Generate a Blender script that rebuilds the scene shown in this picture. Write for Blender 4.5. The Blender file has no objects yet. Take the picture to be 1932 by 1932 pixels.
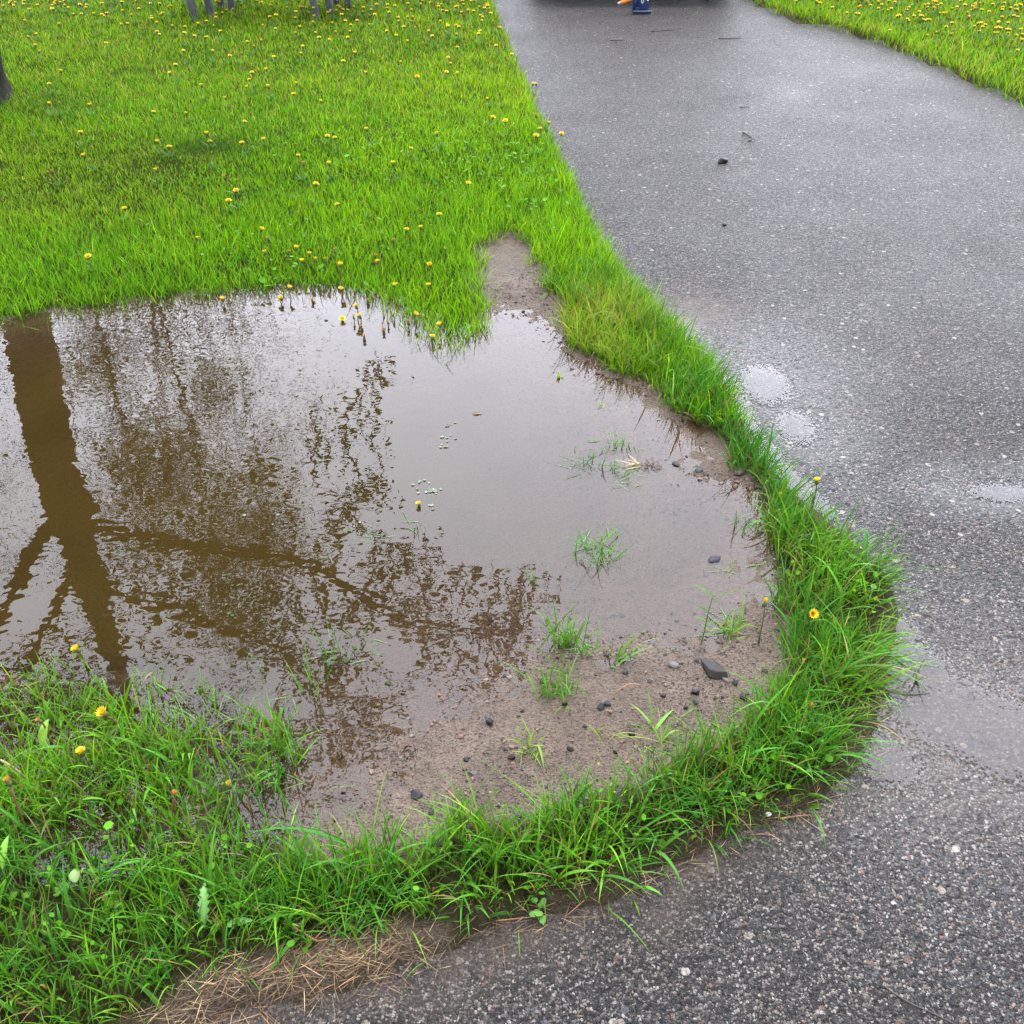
import bpy, bmesh, math, random
import numpy as np
from mathutils import Vector, Matrix, noise as mnoise
R = math.radians
rng = np.random.default_rng(11)
random.seed(5)
scene = bpy.context.scene
COL = scene.collection

# ------------------------------------------------------------------ camera
CAM_H, PITCH, FOV = 1.6, R(37.3), R(54.0)
F = 966.0 / math.tan(FOV / 2)
cp, sp = math.cos(PITCH), math.sin(PITCH)
cam_d = bpy.data.cameras.new("camera"); cam = bpy.data.objects.new("camera", cam_d); COL.objects.link(cam)
cam.location = (0, 0, CAM_H); cam.rotation_euler = (R(90) - PITCH, 0, 0)
cam_d.sensor_width = 36; cam_d.lens = 18 / math.tan(FOV / 2)
cam_d.clip_start = 0.05; cam_d.clip_end = 2000
scene.camera = cam

def ray(u, v):
    a, b = (u - 966) / F, (966 - v) / F
    return np.array([a, cp + b * sp, -sp + b * cp])
def G(u, v, z=0.0):
    "measured photo position -> point on the ground (height z)"
    d = ray(u, v); t = (z - CAM_H) / d[2]
    return np.array([d[0] * t, d[1] * t, z])
def MIR(u, v, D):
    "a reflection measured in the puddle -> the real point above ground at distance D"
    d = ray(u, v); t = D / d[1]
    return np.array([d[0] * t, D, -(CAM_H + d[2] * t)])
def proj(x, y, z):
    dx, dy, dz = x, y, z - CAM_H
    fw = dy * cp - dz * sp; up = dy * sp + dz * cp
    fw = np.maximum(fw, 1e-3)
    return 966 + F * dx / fw, 966 - F * up / fw
def poly(pts):
    return np.array([G(u, v)[:2] for u, v in pts])

# ------------------------------------------------------------------ numpy helpers
_T = np.random.default_rng(3).random((256, 256))
def vn(x, y, s=0):
    x = np.asarray(x, float) + s * 17.31; y = np.asarray(y, float) + s * 9.77
    xi = np.floor(x).astype(int); yi = np.floor(y).astype(int)
    fx = x - xi; fy = y - yi
    fx = fx * fx * (3 - 2 * fx); fy = fy * fy * (3 - 2 * fy)
    a = _T[xi & 255, yi & 255]; b = _T[(xi + 1) & 255, yi & 255]
    c = _T[xi & 255, (yi + 1) & 255]; d = _T[(xi + 1) & 255, (yi + 1) & 255]
    return (a * (1 - fx) + b * fx) * (1 - fy) + (c * (1 - fx) + d * fx) * fy
def fbm(x, y, s=0, o=3):
    t = 0; a = .5; n = 0
    for i in range(o):
        t = t + a * vn(x * 2 ** i, y * 2 ** i, s + i * 3); n += a; a *= .5
    return t / n * 2 - 1
def sst(a, b, x):
    t = np.clip((x - a) / (b - a), 0, 1); return t * t * (3 - 2 * t)
def lerp(a, b, t): return a + (b - a) * t
def sd(P, x, y):
    "signed distance to polygon, negative inside"
    x = np.asarray(x, float); y = np.asarray(y, float)
    sh = x.shape; x = x.ravel(); y = y.ravel()
    d = np.full(x.shape, 1e18); ins = np.zeros(x.shape, bool)
    for i in range(len(P)):
        ax, ay = P[i - 1]; bx, by = P[i]
        ex, ey = bx - ax, by - ay
        t = np.clip(((x - ax) * ex + (y - ay) * ey) / (ex * ex + ey * ey + 1e-12), 0, 1)
        d = np.minimum(d, (x - ax - t * ex) ** 2 + (y - ay - t * ey) ** 2)
        if ey != 0:
            c = ((ay > y) != (by > y)) & (x < ex * (y - ay) / ey + ax)
            ins ^= c
    d = np.sqrt(d)
    return np.where(ins, -d, d).reshape(sh)

# ------------------------------------------------------------------ layout (outlines on the ground)
edge = [(925, -60), (925, 10), (950, 70), (985, 150), (1010, 215), (1040, 270), (1070, 335), (1095, 400), (1120, 455),
        (1155, 505), (1195, 560), (1245, 612), (1310, 675), (1375, 755), (1420, 835), (1475, 905), (1540, 965),
        (1610, 1030), (1660, 1090), (1682, 1160), (1675, 1230), (1655, 1300), (1630, 1370), (1605, 1440), (1580, 1490),
        (1535, 1530), (1450, 1552), (1350, 1590), (1250, 1640), (1150, 1690), (1000, 1735), (850, 1780), (700, 1845),
        (550, 1885), (420, 1915), (330, 1960)]
e = poly(edge)
dirL = e[-1] - e[-4]; dirL /= np.linalg.norm(dirL)
right = poly([(2300, 390), (2100, 290), (1932, 200), (1850, 168), (1700, 100), (1600, 66), (1500, 42), (1440, 18), (1405, 0), (1390, -60)])
P_ASPH = np.vstack([[[e[0][0], 60]], e, [e[-1] + dirL * 40, [-40, -14], [60, -14], [60, right[0][1] - 2.0], [right[0][0] + 4, right[0][1] - .9]], right, [[right[-1][0], 60]]])
P_WATER = poly([(-500, 640), (-200, 615), (0, 600), (100, 583), (300, 562), (480, 545), (620, 532), (740, 548), (800, 585), (860, 620), (915, 600), (935, 583),
                (1000, 588), (1050, 606), (1062, 648), (1105, 695), (1195, 725), (1225, 765), (1335, 834), (1318, 878), (1412, 925), (1460, 958), (1464, 1010),
                (1440, 1058), (1424, 1130), (1340, 1195), (1250, 1215), (1130, 1235), (1010, 1235), (920, 1310), (850, 1370), (760, 1410), (720, 1470),
                (640, 1530), (560, 1575), (530, 1560), (440, 1580), (200, 1640), (0, 1640), (-300, 1700), (-700, 1500)])
P_BARE = poly([(-520, 655), (-200, 625), (0, 606), (100, 588), (300, 565), (480, 548), (600, 540), (720, 555), (790, 600), (840, 640), (908, 620), (915, 580), (898, 545), (906, 510), (899, 482), (915, 470), (940, 455),
               (985, 458), (1012, 478), (1008, 505), (1030, 530), (1022, 552), (1062, 570), (1066, 600), (1072, 655), (1148, 690), (1232, 722), (1262, 764), (1345, 828), (1382, 882), (1440, 910),
               (1452, 1000), (1458, 1100), (1492, 1212), (1455, 1300), (1425, 1372), (1312, 1440), (1212, 1488), (1060, 1535), (905, 1565), (790, 1610), (620, 1630),
               (550, 1600), (545, 1500), (560, 1430), (545, 1370), (450, 1310), (300, 1280), (100, 1265), (0, 1300), (-400, 1350), (-700, 1300)])
P_FLOOD = poly([(-600, 1250), (0, 1240), (300, 1240), (480, 1300), (560, 1400), (550, 1560), (420, 1620), (200, 1650), (0, 1680), (-400, 1700)])
P_DRY = poly([(850, 1775), (760, 1765), (600, 1798), (480, 1828), (380, 1868), (300, 1920), (200, 1990), (330, 2050), (420, 1935), (560, 1905), (720, 1865), (860, 1800)])

POOLS = [((1445, 725), .13, .20), ((1500, 805), .10, .16), ((1790, 1350), .26, .20), ((1930, 1400), .30, .18), ((1720, 1260), .14, .14), ((1690, 1190), .08, .10), ((1670, 1430), .13, .15), ((1890, 930), .14, .06)]
_pc = [(G(*c)[:2], a, b) for c, a, b in POOLS]
def za(x, y):
    "asphalt level"
    z = .0085 + .003 * fbm(x * 1.7, y * 1.7, 5) + .0008 * fbm(x * 9, y * 9, 6)
    dip = 0
    for c, a, b in _pc:
        dip = np.maximum(dip, np.exp(-(((x - c[0]) / a) ** 2 + ((y - c[1]) / b) ** 2)))
    a = sd(P_ASPH, x, y); y0, y1 = G(1400, 670)[1], G(1650, 1010)[1]
    dip = np.maximum(dip, 1.05 * np.exp(-(np.minimum(a, 0) / (.085 + .03 * fbm(x * 5, y * 5, 7))) ** 2) * sst(y0 + .1, y0 - .15, y) * sst(y1 - .05, y1 + .12, y))
    z = z - .0175 * dip
    return z + .0010 * (vn(x * 48, y * 48, 8) - .5)
def gz(x, y, detail=True):
    x = np.asarray(x, float); y = np.asarray(y, float)
    a = sd(P_ASPH, x, y); w = sd(P_WATER, x, y); b = sd(P_BARE, x, y); fl = sd(P_FLOOD, x, y)
    lawn = .030 + .012 * fbm(x * .8, y * .8, 1) + .008 * fbm(x * 4, y * 4, 2)
    k = sst(-1.0, .4, x)
    up = lerp(.0, 1, sst(0, .28, w)) * lawn
    up = np.where(b < 0, np.minimum(up, .018), up)
    dn = -np.minimum(.075, lerp(.13, .045, k) * np.maximum(-w, 0))
    z = np.where(w > 0, up, dn)
    z = lerp(z, -.006 + .014 * fbm(x * 6, y * 6, 12), sst(.05, -.08, fl))
    if detail:
        m = sst(.12, -.03, b)
        z = z + m * (.0045 * fbm(x * 11, y * 11, 3) + .0042 * fbm(x * 40, y * 40, 4, 2) + .0022 * (vn(x * 77, y * 77, 14) - .5))
    ed = a + .025 * fbm(x * 14, y * 14, 21)
    z = lerp(z - .0, -.03, sst(.03, -.05, ed))
    return z

# ------------------------------------------------------------------ materials
def new_mat(name):
    m = bpy.data.materials.new(name); m.use_nodes = True
    nt = m.node_tree; nt.nodes.clear()
    out = nt.nodes.new('ShaderNodeOutputMaterial')
    return m, nt, out
def N(nt, t, **kw):
    n = nt.nodes.new(t)
    for k, v in kw.items(): setattr(n, k, v)
    return n
def setin(n, **kw):
    for k, v in kw.items(): n.inputs[k.replace('_', ' ')].default_value = v
def math_n(nt, op, a, b=None, clamp=False):
    n = N(nt, 'ShaderNodeMath', operation=op); n.use_clamp = clamp
    for i, v in enumerate((a, b)):
        if v is None: continue
        if isinstance(v, (int, float)): n.inputs[i].default_value = v
        else: nt.links.new(v, n.inputs[i])
    return n.outputs[0]
def mixc(nt, fac, a, b, bt='MIX'):
    n = N(nt, 'ShaderNodeMix', data_type='RGBA', blend_type=bt)
    for i, v in ((0, fac), (6, a), (7, b)):
        if isinstance(v, (int, float)): n.inputs[i].default_value = v
        elif isinstance(v, tuple): n.inputs[i].default_value = v if len(v) == 4 else (*v, 1)
        else: nt.links.new(v, n.inputs[i])
    return n.outputs[2]
def ramp(nt, fac, stops, interp='LINEAR'):
    n = N(nt, 'ShaderNodeValToRGB'); cr = n.color_ramp; cr.interpolation = interp
    while len(cr.elements) < len(stops): cr.elements.new(.5)
    for el, (p, c) in zip(cr.elements, stops):
        el.position = p; el.color = (*c, 1) if len(c) == 3 else c
    nt.links.new(fac, n.inputs[0]); return n.outputs[0]
def noise_t(nt, co, scale, detail=3, rough=.55, dist=0):
    n = N(nt, 'ShaderNodeTexNoise'); nt.links.new(co, n.inputs['Vector'])
    setin(n, Scale=scale, Detail=detail, Roughness=rough, Distortion=dist); return n.outputs['Fac']
def objco(nt):
    return N(nt, 'ShaderNodeTexCoord').outputs['Object']
def g3(v): return (v, v, v)

def simple(name, col, rough=.6, var=.25, scale=30, bump=0.0, metal=0.0, spec=.5):
    m, nt, out = new_mat(name); co = objco(nt)
    nz = noise_t(nt, co, scale, 4)
    c = ramp(nt, nz, [(.25, tuple(x * (1 - var) for x in col)), (.75, tuple(min(1, x * (1 + var)) for x in col))])
    p = N(nt, 'ShaderNodeBsdfPrincipled'); nt.links.new(c, p.inputs['Base Color'])
    setin(p, Roughness=rough, Metallic=metal); p.inputs['Specular IOR Level'].default_value = spec
    if bump:
        b = N(nt, 'ShaderNodeBump'); setin(b, Strength=1.0, Distance=bump)
        nt.links.new(nz, b.inputs['Height']); nt.links.new(b.outputs[0], p.inputs['Normal'])
    nt.links.new(p.outputs[0], out.inputs[0]); return m

def foliage(name, trans=.35, rough=.38, spec=.5, attr='tint', tint=(1, 1, 1)):
    m, nt, out = new_mat(name)
    at = N(nt, 'ShaderNodeAttribute', attribute_name=attr)
    col = mixc(nt, 1.0, at.outputs['Color'], tint, 'MULTIPLY')
    p = N(nt, 'ShaderNodeBsdfPrincipled'); nt.links.new(col, p.inputs['Base Color'])
    setin(p, Roughness=rough); p.inputs['Specular IOR Level'].default_value = spec
    t = N(nt, 'ShaderNodeBsdfTranslucent'); c2 = mixc(nt, 1.0, col, (1.25, 1.15, .6), 'MULTIPLY')
    nt.links.new(c2, t.inputs['Color'])
    mx = N(nt, 'ShaderNodeMixShader'); mx.inputs[0].default_value = trans
    nt.links.new(p.outputs[0], mx.inputs[1]); nt.links.new(t.outputs[0], mx.inputs[2])
    nt.links.new(mx.outputs[0], out.inputs[0]); return m

def asphalt_mat():
    m, nt, out = new_mat('wet_asphalt'); co = objco(nt)
    wob = N(nt, 'ShaderNodeTexNoise'); setin(wob, Scale=160, Detail=2); nt.links.new(co, wob.inputs['Vector'])
    off = N(nt, 'ShaderNodeVectorMath', operation='MULTIPLY_ADD')
    nt.links.new(wob.outputs['Color'], off.inputs[0]); off.inputs[1].default_value = (.006, .006, 0); nt.links.new(co, off.inputs[2])
    def vor(scale):
        v = N(nt, 'ShaderNodeTexVoronoi', voronoi_dimensions='2D', feature='F1'); setin(v, Scale=scale, Randomness=1.0)
        nt.links.new(off.outputs[0], v.inputs['Vector'])
        s = N(nt, 'ShaderNodeSeparateColor'); nt.links.new(v.outputs['Color'], s.inputs[0])
        return v.outputs['Distance'], s.outputs
    d1, c1 = vor(185); d2, c2 = vor(340); d3, c3 = vor(48)
    stops = [(0, (.018, .018, .019)), (.34, (.030, .030, .030)), (.54, (.050, .048, .046)), (.68, (.082, .075, .068)), (.79, (.125, .111, .097)), (.875, (.185, .166, .145)),
             (.935, (.125, .078, .062)), (.965, (.205, .192, .175)), (.99, (.055, .063, .072))]
    s1 = ramp(nt, c1[0], stops, 'CONSTANT')
    s2 = ramp(nt, c2[1], stops, 'CONSTANT')
    big = ramp(nt, c3[0], [(0, (.18, .155, .13)), (.35, (.09, .06, .05)), (.5, (.06, .06, .066)), (.75, (.25, .225, .20))], 'CONSTANT')
    # stone body size differs per stone; rest is binder
    r1 = math_n(nt, 'MULTIPLY_ADD', c1[1], .36); nt.nodes[-1].inputs[2].default_value = .28
    k1 = math_n(nt, 'LESS_THAN', d1, r1)
    r2 = math_n(nt, 'MULTIPLY_ADD', c2[2], .36); nt.nodes[-1].inputs[2].default_value = .26
    k2 = math_n(nt, 'LESS_THAN', d2, r2)
    k3 = math_n(nt, 'MULTIPLY', math_n(nt, 'LESS_THAN', d3, .34), math_n(nt, 'GREATER_THAN', c3[1], .97))
    grit = noise_t(nt, co, 420, 2)
    binder = ramp(nt, grit, [(.3, (.015, .015, .015)), (.7, (.042, .041, .040))])
    c = mixc(nt, k2, binder, s2); c = mixc(nt, k1, c, s1); c = mixc(nt, k3, c, big)
    pit = ramp(nt, noise_t(nt, co, 98, 1, .4), [(.34, g3(1)), (.42, g3(0))])
    c = mixc(nt, math_n(nt, 'MULTIPLY', pit, .6), c, (.012, .012, .012))
    # fine silt washed along the edges and large stains
    st = noise_t(nt, co, 1.3, 5, .6)
    c = mixc(nt, math_n(nt, 'MULTIPLY', ramp(nt, st, [(.42, g3(0)), (.66, g3(1))]), .12), c, (.062, .056, .050))
    silt = N(nt, 'ShaderNodeAttribute', attribute_name='silt')
    sn = noise_t(nt, co, 14, 4)
    sl = math_n(nt, 'MULTIPLY', silt.outputs['Fac'], ramp(nt, sn, [(.3, g3(.25)), (.62, g3(1))]), True)
    c = mixc(nt, sl, c, mixc(nt, noise_t(nt, co, 300, 2), (.055, .043, .034), (.13, .105, .085)))
    h1 = math_n(nt, 'SUBTRACT', 1.0, d1, True); h2 = math_n(nt, 'SUBTRACT', 1.0, d2, True)
    h = math_n(nt, 'ADD', h1, math_n(nt, 'MULTIPLY', h2, .45))
    h = math_n(nt, 'ADD', h, math_n(nt, 'MULTIPLY', grit, .35)); h = math_n(nt, 'ADD', h, math_n(nt, 'MULTIPLY', noise_t(nt, co, 62, 2), 2.2))
    wet = N(nt, 'ShaderNodeAttribute', attribute_name='wet')
    wn = noise_t(nt, co, 2.2, 4, .6)
    wf = math_n(nt, 'ADD', wet.outputs['Fac'], math_n(nt, 'SUBTRACT', math_n(nt, 'MULTIPLY', wn, .5), .22), True)
    b = N(nt, 'ShaderNodeBump'); setin(b, Distance=.0050)
    nt.links.new(math_n(nt, 'SUBTRACT', 1.0, math_n(nt, 'MULTIPLY', wf, .55)), b.inputs['Strength'])
    nt.links.new(h, b.inputs['Height'])
    p = N(nt, 'ShaderNodeBsdfPrincipled'); nt.links.new(c, p.inputs['Base Color']); nt.links.new(b.outputs[0], p.inputs['Normal'])
    nt.links.new(math_n(nt, 'SUBTRACT', .50, math_n(nt, 'MULTIPLY', wf, .28)), p.inputs['Roughness'])
    spl = math_n(nt, 'ADD', math_n(nt, 'MULTIPLY', math_n(nt, 'MAXIMUM', k1, math_n(nt, 'MULTIPLY', k2, .7)), .082), math_n(nt, 'MULTIPLY', wf, .17))
    spl = math_n(nt, 'MULTIPLY', spl, math_n(nt, 'SUBTRACT', 1.0, math_n(nt, 'MULTIPLY', pit, .8)))
    nt.links.new(math_n(nt, 'ADD', spl, .02), p.inputs['Specular IOR Level'])
    nt.links.new(p.outputs[0], out.inputs[0]); return m

def ground_mat():
    m, nt, out = new_mat('soil_and_mud'); co = objco(nt)
    bare = N(nt, 'ShaderNodeAttribute', attribute_name='bare').outputs['Fac']
    n1 = noise_t(nt, co, 7, 5, .6); n2 = noise_t(nt, co, 60, 5, .65); n3 = noise_t(nt, co, 260, 3, .6)
    mud = ramp(nt, n1, [(.3, (.088, .063, .046)), (.7, (.145, .108, .082))])
    mud = mixc(nt, ramp(nt, n2, [(.45, g3(0)), (.66, g3(.6))]), mud, (.050, .037, .028))
    mud = mixc(nt, ramp(nt, n3, [(.53, g3(0)), (.63, g3(.9))]), mud, (.018, .015, .013))
    mud = mixc(nt, ramp(nt, n3, [(.28, g3(.7)), (.37, g3(0))]), mud, (.15, .118, .092))
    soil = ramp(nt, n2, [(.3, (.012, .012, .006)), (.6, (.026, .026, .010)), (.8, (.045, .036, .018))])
    far = ramp(nt, n1, [(.3, (.022, .048, .006)), (.7, (.042, .075, .009))])
    lawn = N(nt, 'ShaderNodeAttribute', attribute_name='lawn').outputs['Fac']
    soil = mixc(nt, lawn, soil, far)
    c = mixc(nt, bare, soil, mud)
    p = N(nt, 'ShaderNodeBsdfPrincipled'); nt.links.new(c, p.inputs['Base Color'])
    r = mixc(nt, bare, g3(.9), g3(.42)); nt.links.new(r, p.inputs['Roughness'])
    nt.links.new(math_n(nt, 'MULTIPLY', bare, .17), p.inputs['Specular IOR Level'])
    v = N(nt, 'ShaderNodeTexVoronoi', voronoi_dimensions='2D'); setin(v, Scale=130); nt.links.new(co, v.inputs['Vector'])
    h = math_n(nt, 'ADD', math_n(nt, 'MULTIPLY', n2, 1.6), math_n(nt, 'ADD', n3, math_n(nt, 'MULTIPLY', v.outputs['Distance'], -.6)))
    b = N(nt, 'ShaderNodeBump'); setin(b, Strength=1.0, Distance=.006)
    nt.links.new(h, b.inputs['Height']); nt.links.new(b.outputs[0], p.inputs['Normal'])
    nt.links.new(p.outputs[0], out.inputs[0]); return m

def water_mat(name, brown, dens, amp, tint, stones=0.0):
    m, nt, out = new_mat(name); co = objco(nt)
    dep = N(nt, 'ShaderNodeAttribute', attribute_name='depth').outputs['Fac']
    wind = N(nt, 'ShaderNodeAttribute', attribute_name='wind').outputs['Fac']
    # water colour by the thickness of the layer the eye looks through
    op = math_n(nt, 'SUBTRACT', 1.0, math_n(nt, 'POWER', math.e, math_n(nt, 'MULTIPLY', dep, -dens)), True)
    tr = N(nt, 'ShaderNodeBsdfTransparent'); tr.inputs[0].default_value = (*tint, 1)
    cl = noise_t(nt, co, 3.0, 4)
    df = N(nt, 'ShaderNodeBsdfDiffuse')
    nt.links.new(ramp(nt, cl, [(.3, tuple(x * .85 for x in brown)), (.7, tuple(x * 1.15 for x in brown))]), df.inputs[0])
    body = N(nt, 'ShaderNodeMixShader'); nt.links.new(op, body.inputs[0])
    nt.links.new(tr.outputs[0], body.inputs[1]); nt.links.new(df.outputs[0], body.inputs[2])
    mp = N(nt, 'ShaderNodeMapping'); nt.links.new(co, mp.inputs[0]); mp.inputs['Rotation'].default_value = (0, 0, .3); mp.inputs['Scale'].default_value = (1, 1.5, 1)
    a = noise_t(nt, mp.outputs[0], 12, 1, .4, .3); f = noise_t(nt, mp.outputs[0], 36, 0, .5, .3); big = noise_t(nt, co, 4, 1)
    h = math_n(nt, 'ADD', math_n(nt, 'MULTIPLY', a, 1.0), math_n(nt, 'MULTIPLY', f, .30))
    h = math_n(nt, 'ADD', math_n(nt, 'MULTIPLY', h, wind), math_n(nt, 'MULTIPLY', big, .8))
    b = N(nt, 'ShaderNodeBump'); setin(b, Strength=1.0, Distance=amp); nt.links.new(h, b.inputs['Height'])
    gl = N(nt, 'ShaderNodeBsdfGlossy'); setin(gl, Roughness=0.0); gl.inputs['Color'].default_value = (1, 1, 1, 1)
    fr = N(nt, 'ShaderNodeFresnel'); setin(fr, IOR=1.34)
    for n in (gl, fr): nt.links.new(b.outputs[0], n.inputs['Normal'])
    mx = N(nt, 'ShaderNodeMixShader'); nt.links.new(fr.outputs[0], mx.inputs[0])
    nt.links.new(body.outputs[0], mx.inputs[1]); nt.links.new(gl.outputs[0], mx.inputs[2])
    if stones:
        v = N(nt, 'ShaderNodeTexVoronoi', voronoi_dimensions='2D'); setin(v, Scale=120); nt.links.new(co, v.inputs['Vector'])
        hgt = math_n(nt, 'SUBTRACT', math_n(nt, 'MULTIPLY', noise_t(nt, co, 70, 2), 1.5), math_n(nt, 'MULTIPLY', v.outputs['Distance'], .8))
        al = math_n(nt, 'MULTIPLY', math_n(nt, 'SUBTRACT', dep, math_n(nt, 'MULTIPLY', hgt, stones)), 1500, True)
        cl_ = N(nt, 'ShaderNodeBsdfTransparent'); m2 = N(nt, 'ShaderNodeMixShader'); nt.links.new(al, m2.inputs[0])
        nt.links.new(cl_.outputs[0], m2.inputs[1]); nt.links.new(mx.outputs[0], m2.inputs[2]); mx = m2
    nt.links.new(mx.outputs[0], out.inputs[0]); return m

def bark_mat(name, c0, c1):
    m, nt, out = new_mat(name); co = objco(nt)
    mp = N(nt, 'ShaderNodeMapping'); nt.links.new(co, mp.inputs[0]); mp.inputs['Scale'].default_value = (1, 1, .22)
    n = noise_t(nt, mp.outputs[0], 26, 5, .65, .6); n2 = noise_t(nt, co, 5, 3)
    c = ramp(nt, n, [(.38, c0), (.62, c1)]); c = mixc(nt, math_n(nt, 'MULTIPLY', n2, .35), c, (.09, .10, .06))
    p = N(nt, 'ShaderNodeBsdfPrincipled'); nt.links.new(c, p.inputs['Base Color']); setin(p, Roughness=.9); p.inputs['Specular IOR Level'].default_value = .12
    b = N(nt, 'ShaderNodeBump'); setin(b, Strength=1.0, Distance=.03); nt.links.new(n, b.inputs['Height'])
    nt.links.new(b.outputs[0], p.inputs['Normal']); nt.links.new(p.outputs[0], out.inputs[0]); return m

M = dict(
    asphalt=asphalt_mat(), ground=ground_mat(),
    water=water_mat('muddy_water', (.026, .0165, .0035), 18, .00044, (.88, .80, .70)),
    film=water_mat('clear_water', (.05, .045, .04), 8, .00012, (.88, .86, .84), .0078),
    grass=foliage('grass_blade', .34, .46, .10), leaf=foliage('tree_leaf', .3, .45, .4),
    straw=foliage('dead_straw', .1, .6, .3), petal=foliage('yellow_petal', .25, .6, .3), stem=foliage('flower_stem', .15, .5, .4),
    bark=bark_mat('grey_bark', (.007, .0055, .004), (.032, .024, .018)), bark2=bark_mat('brown_bark', (.04, .03, .02), (.11, .085, .06)),
    stone=foliage('stone', 0, .5, .18), 
    oldwood=simple('weathered_wood', (.085, .09, .105), .8, .45, 22, .002),
    twig=simple('dead_twig', (.22, .10, .05), .7, .4, 60, .001), darktwig=simple('dark_twig', (.035, .028, .022), .6, .4, 60, .001),
    paint=simple('dark_car_paint', (.010, .012, .015), .5, .2, 3, 0, 0, .15), rubber=simple('tyre_rubber', (.018, .018, .018), .8, .3, 40, .001),
    plastic=simple('black_plastic', (.015, .015, .016), .5, .3, 20), alloy=simple('wheel_alloy', (.45, .46, .47), .35, .1, 8, 0, .9),
    glass=simple('dark_glass', (.02, .025, .03), .1, .1, 2, 0, 0, .3), lamp=simple('lamp_lens', (.55, .55, .55), .1, .1, 5),
    blue=simple('navy_paint', (.012, .030, .10), .32, .3, 25), orange=simple('orange_grip', (.75, .24, .05), .5, .12, 30),
    steel=simple('bare_steel', (.45, .45, .46), .35, .2, 40, 0, .8), white=simple('white_sticker', (.72, .73, .75), .5, .06, 20),
)

# ------------------------------------------------------------------ mesh helpers
def tag(o, label=None, cat=None, group=None, kind=None):
    if label: o['label'] = label
    if cat: o['category'] = cat
    if group: o['group'] = group
    if kind: o['kind'] = kind
    return o
def link_mesh(name, me, mats, parent=None, loc=(0, 0, 0), rot=(0, 0, 0)):
    o = bpy.data.objects.new(name, me); COL.objects.link(o)
    for m in (mats if isinstance(mats, (list, tuple)) else [mats]):
        if m.name not in [x.name for x in me.materials if x]: me.materials.append(m)
    o.location = loc; o.rotation_euler = rot
    if parent: o.parent = parent
    return o
def empty(name, loc=(0, 0, 0), rz=0):
    o = bpy.data.objects.new(name, None); COL.objects.link(o); o.location = loc; o.rotation_euler = (0, 0, rz)
    o.empty_display_size = .05; return o
def np_mesh(name, V, Q, attrs=None, smooth=True, colors=None, mat_idx=None):
    "V (n,3), Q (m,k) faces of one size, attrs name->(n,), colors (n,3)"
    me = bpy.data.meshes.new(name); k = Q.shape[1]
    me.vertices.add(len(V)); me.vertices.foreach_set('co', np.ascontiguousarray(V, np.float32).ravel())
    me.loops.add(Q.size); me.loops.foreach_set('vertex_index', np.ascontiguousarray(Q, np.int32).ravel())
    me.polygons.add(len(Q)); me.polygons.foreach_set('loop_start', np.arange(0, Q.size, k, dtype=np.int32))
    me.polygons.foreach_set('use_smooth', np.full(len(Q), smooth))
    if mat_idx is not None: me.polygons.foreach_set('material_index', mat_idx.astype(np.int32))
    me.update(calc_edges=True)
    for n_, a in (attrs or {}).items():
        at = me.attributes.new(n_, 'FLOAT', 'POINT'); at.data.foreach_set('value', np.asarray(a, np.float32))
    if colors is not None:
        at = me.attributes.new('tint', 'FLOAT_COLOR', 'POINT')
        c = np.ones((len(V), 4), np.float32); c[:, :3] = colors; at.data.foreach_set('color', c.ravel())
    me.validate(); return me
def tint_mesh(me, col):
    at = me.attributes.new('tint', 'FLOAT_COLOR', 'POINT'); n = len(me.vertices)
    c = np.ones((n, 4), np.float32); c[:, :3] = col; at.data.foreach_set('color', c.ravel()); return me
def bm_mesh(name, bm, smooth=False):
    me = bpy.data.meshes.new(name); bmesh.ops.recalc_face_normals(bm, faces=bm.faces); bm.to_mesh(me); bm.free()
    if smooth: me.polygons.foreach_set('use_smooth', np.full(len(me.polygons), True))
    return me
def axis(fine0, fine1, step, lo, hi, grow=1.18, cap=8.0):
    c = list(np.arange(fine0, fine1 + step / 2, step)); s = step
    while c[-1] < hi: s = min(s * grow, cap); c.append(c[-1] + s)
    s = step; f = [c[0]]
    while f[-1] > lo: s = min(s * grow, cap); f.append(f[-1] - s)
    return np.array(f[:0:-1] + c)
def grid(xs, ys):
    X, Y = np.meshgrid(xs, ys); nx, ny = len(xs), len(ys)
    i = (np.arange(ny - 1)[:, None] * nx + np.arange(nx - 1)[None]).ravel()
    return X.ravel(), Y.ravel(), np.stack([i, i + 1, i + nx + 1, i + nx], 1)
def compact(V, Q):
    use = np.unique(Q); mp = np.full(len(V), -1); mp[use] = np.arange(len(use)); return use, mp[Q]
def box(bm, c, s, rot=None, bevel=0.0):
    r = bmesh.ops.create_cube(bm, size=1); vs = r['verts']
    bmesh.ops.scale(bm, vec=s, verts=vs)
    if bevel:
        es = list({ed for v in vs for ed in v.link_edges})
        r2 = bmesh.ops.bevel(bm, geom=es, offset=bevel, segments=2, affect='EDGES', profile=.5)
        vs = list({v for f in r2['faces'] for v in f.verts} | {v for v in vs if v.is_valid})
    if rot: bmesh.ops.rotate(bm, cent=(0, 0, 0), matrix=rot, verts=vs)
    bmesh.ops.translate(bm, vec=c, verts=vs); return vs
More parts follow.
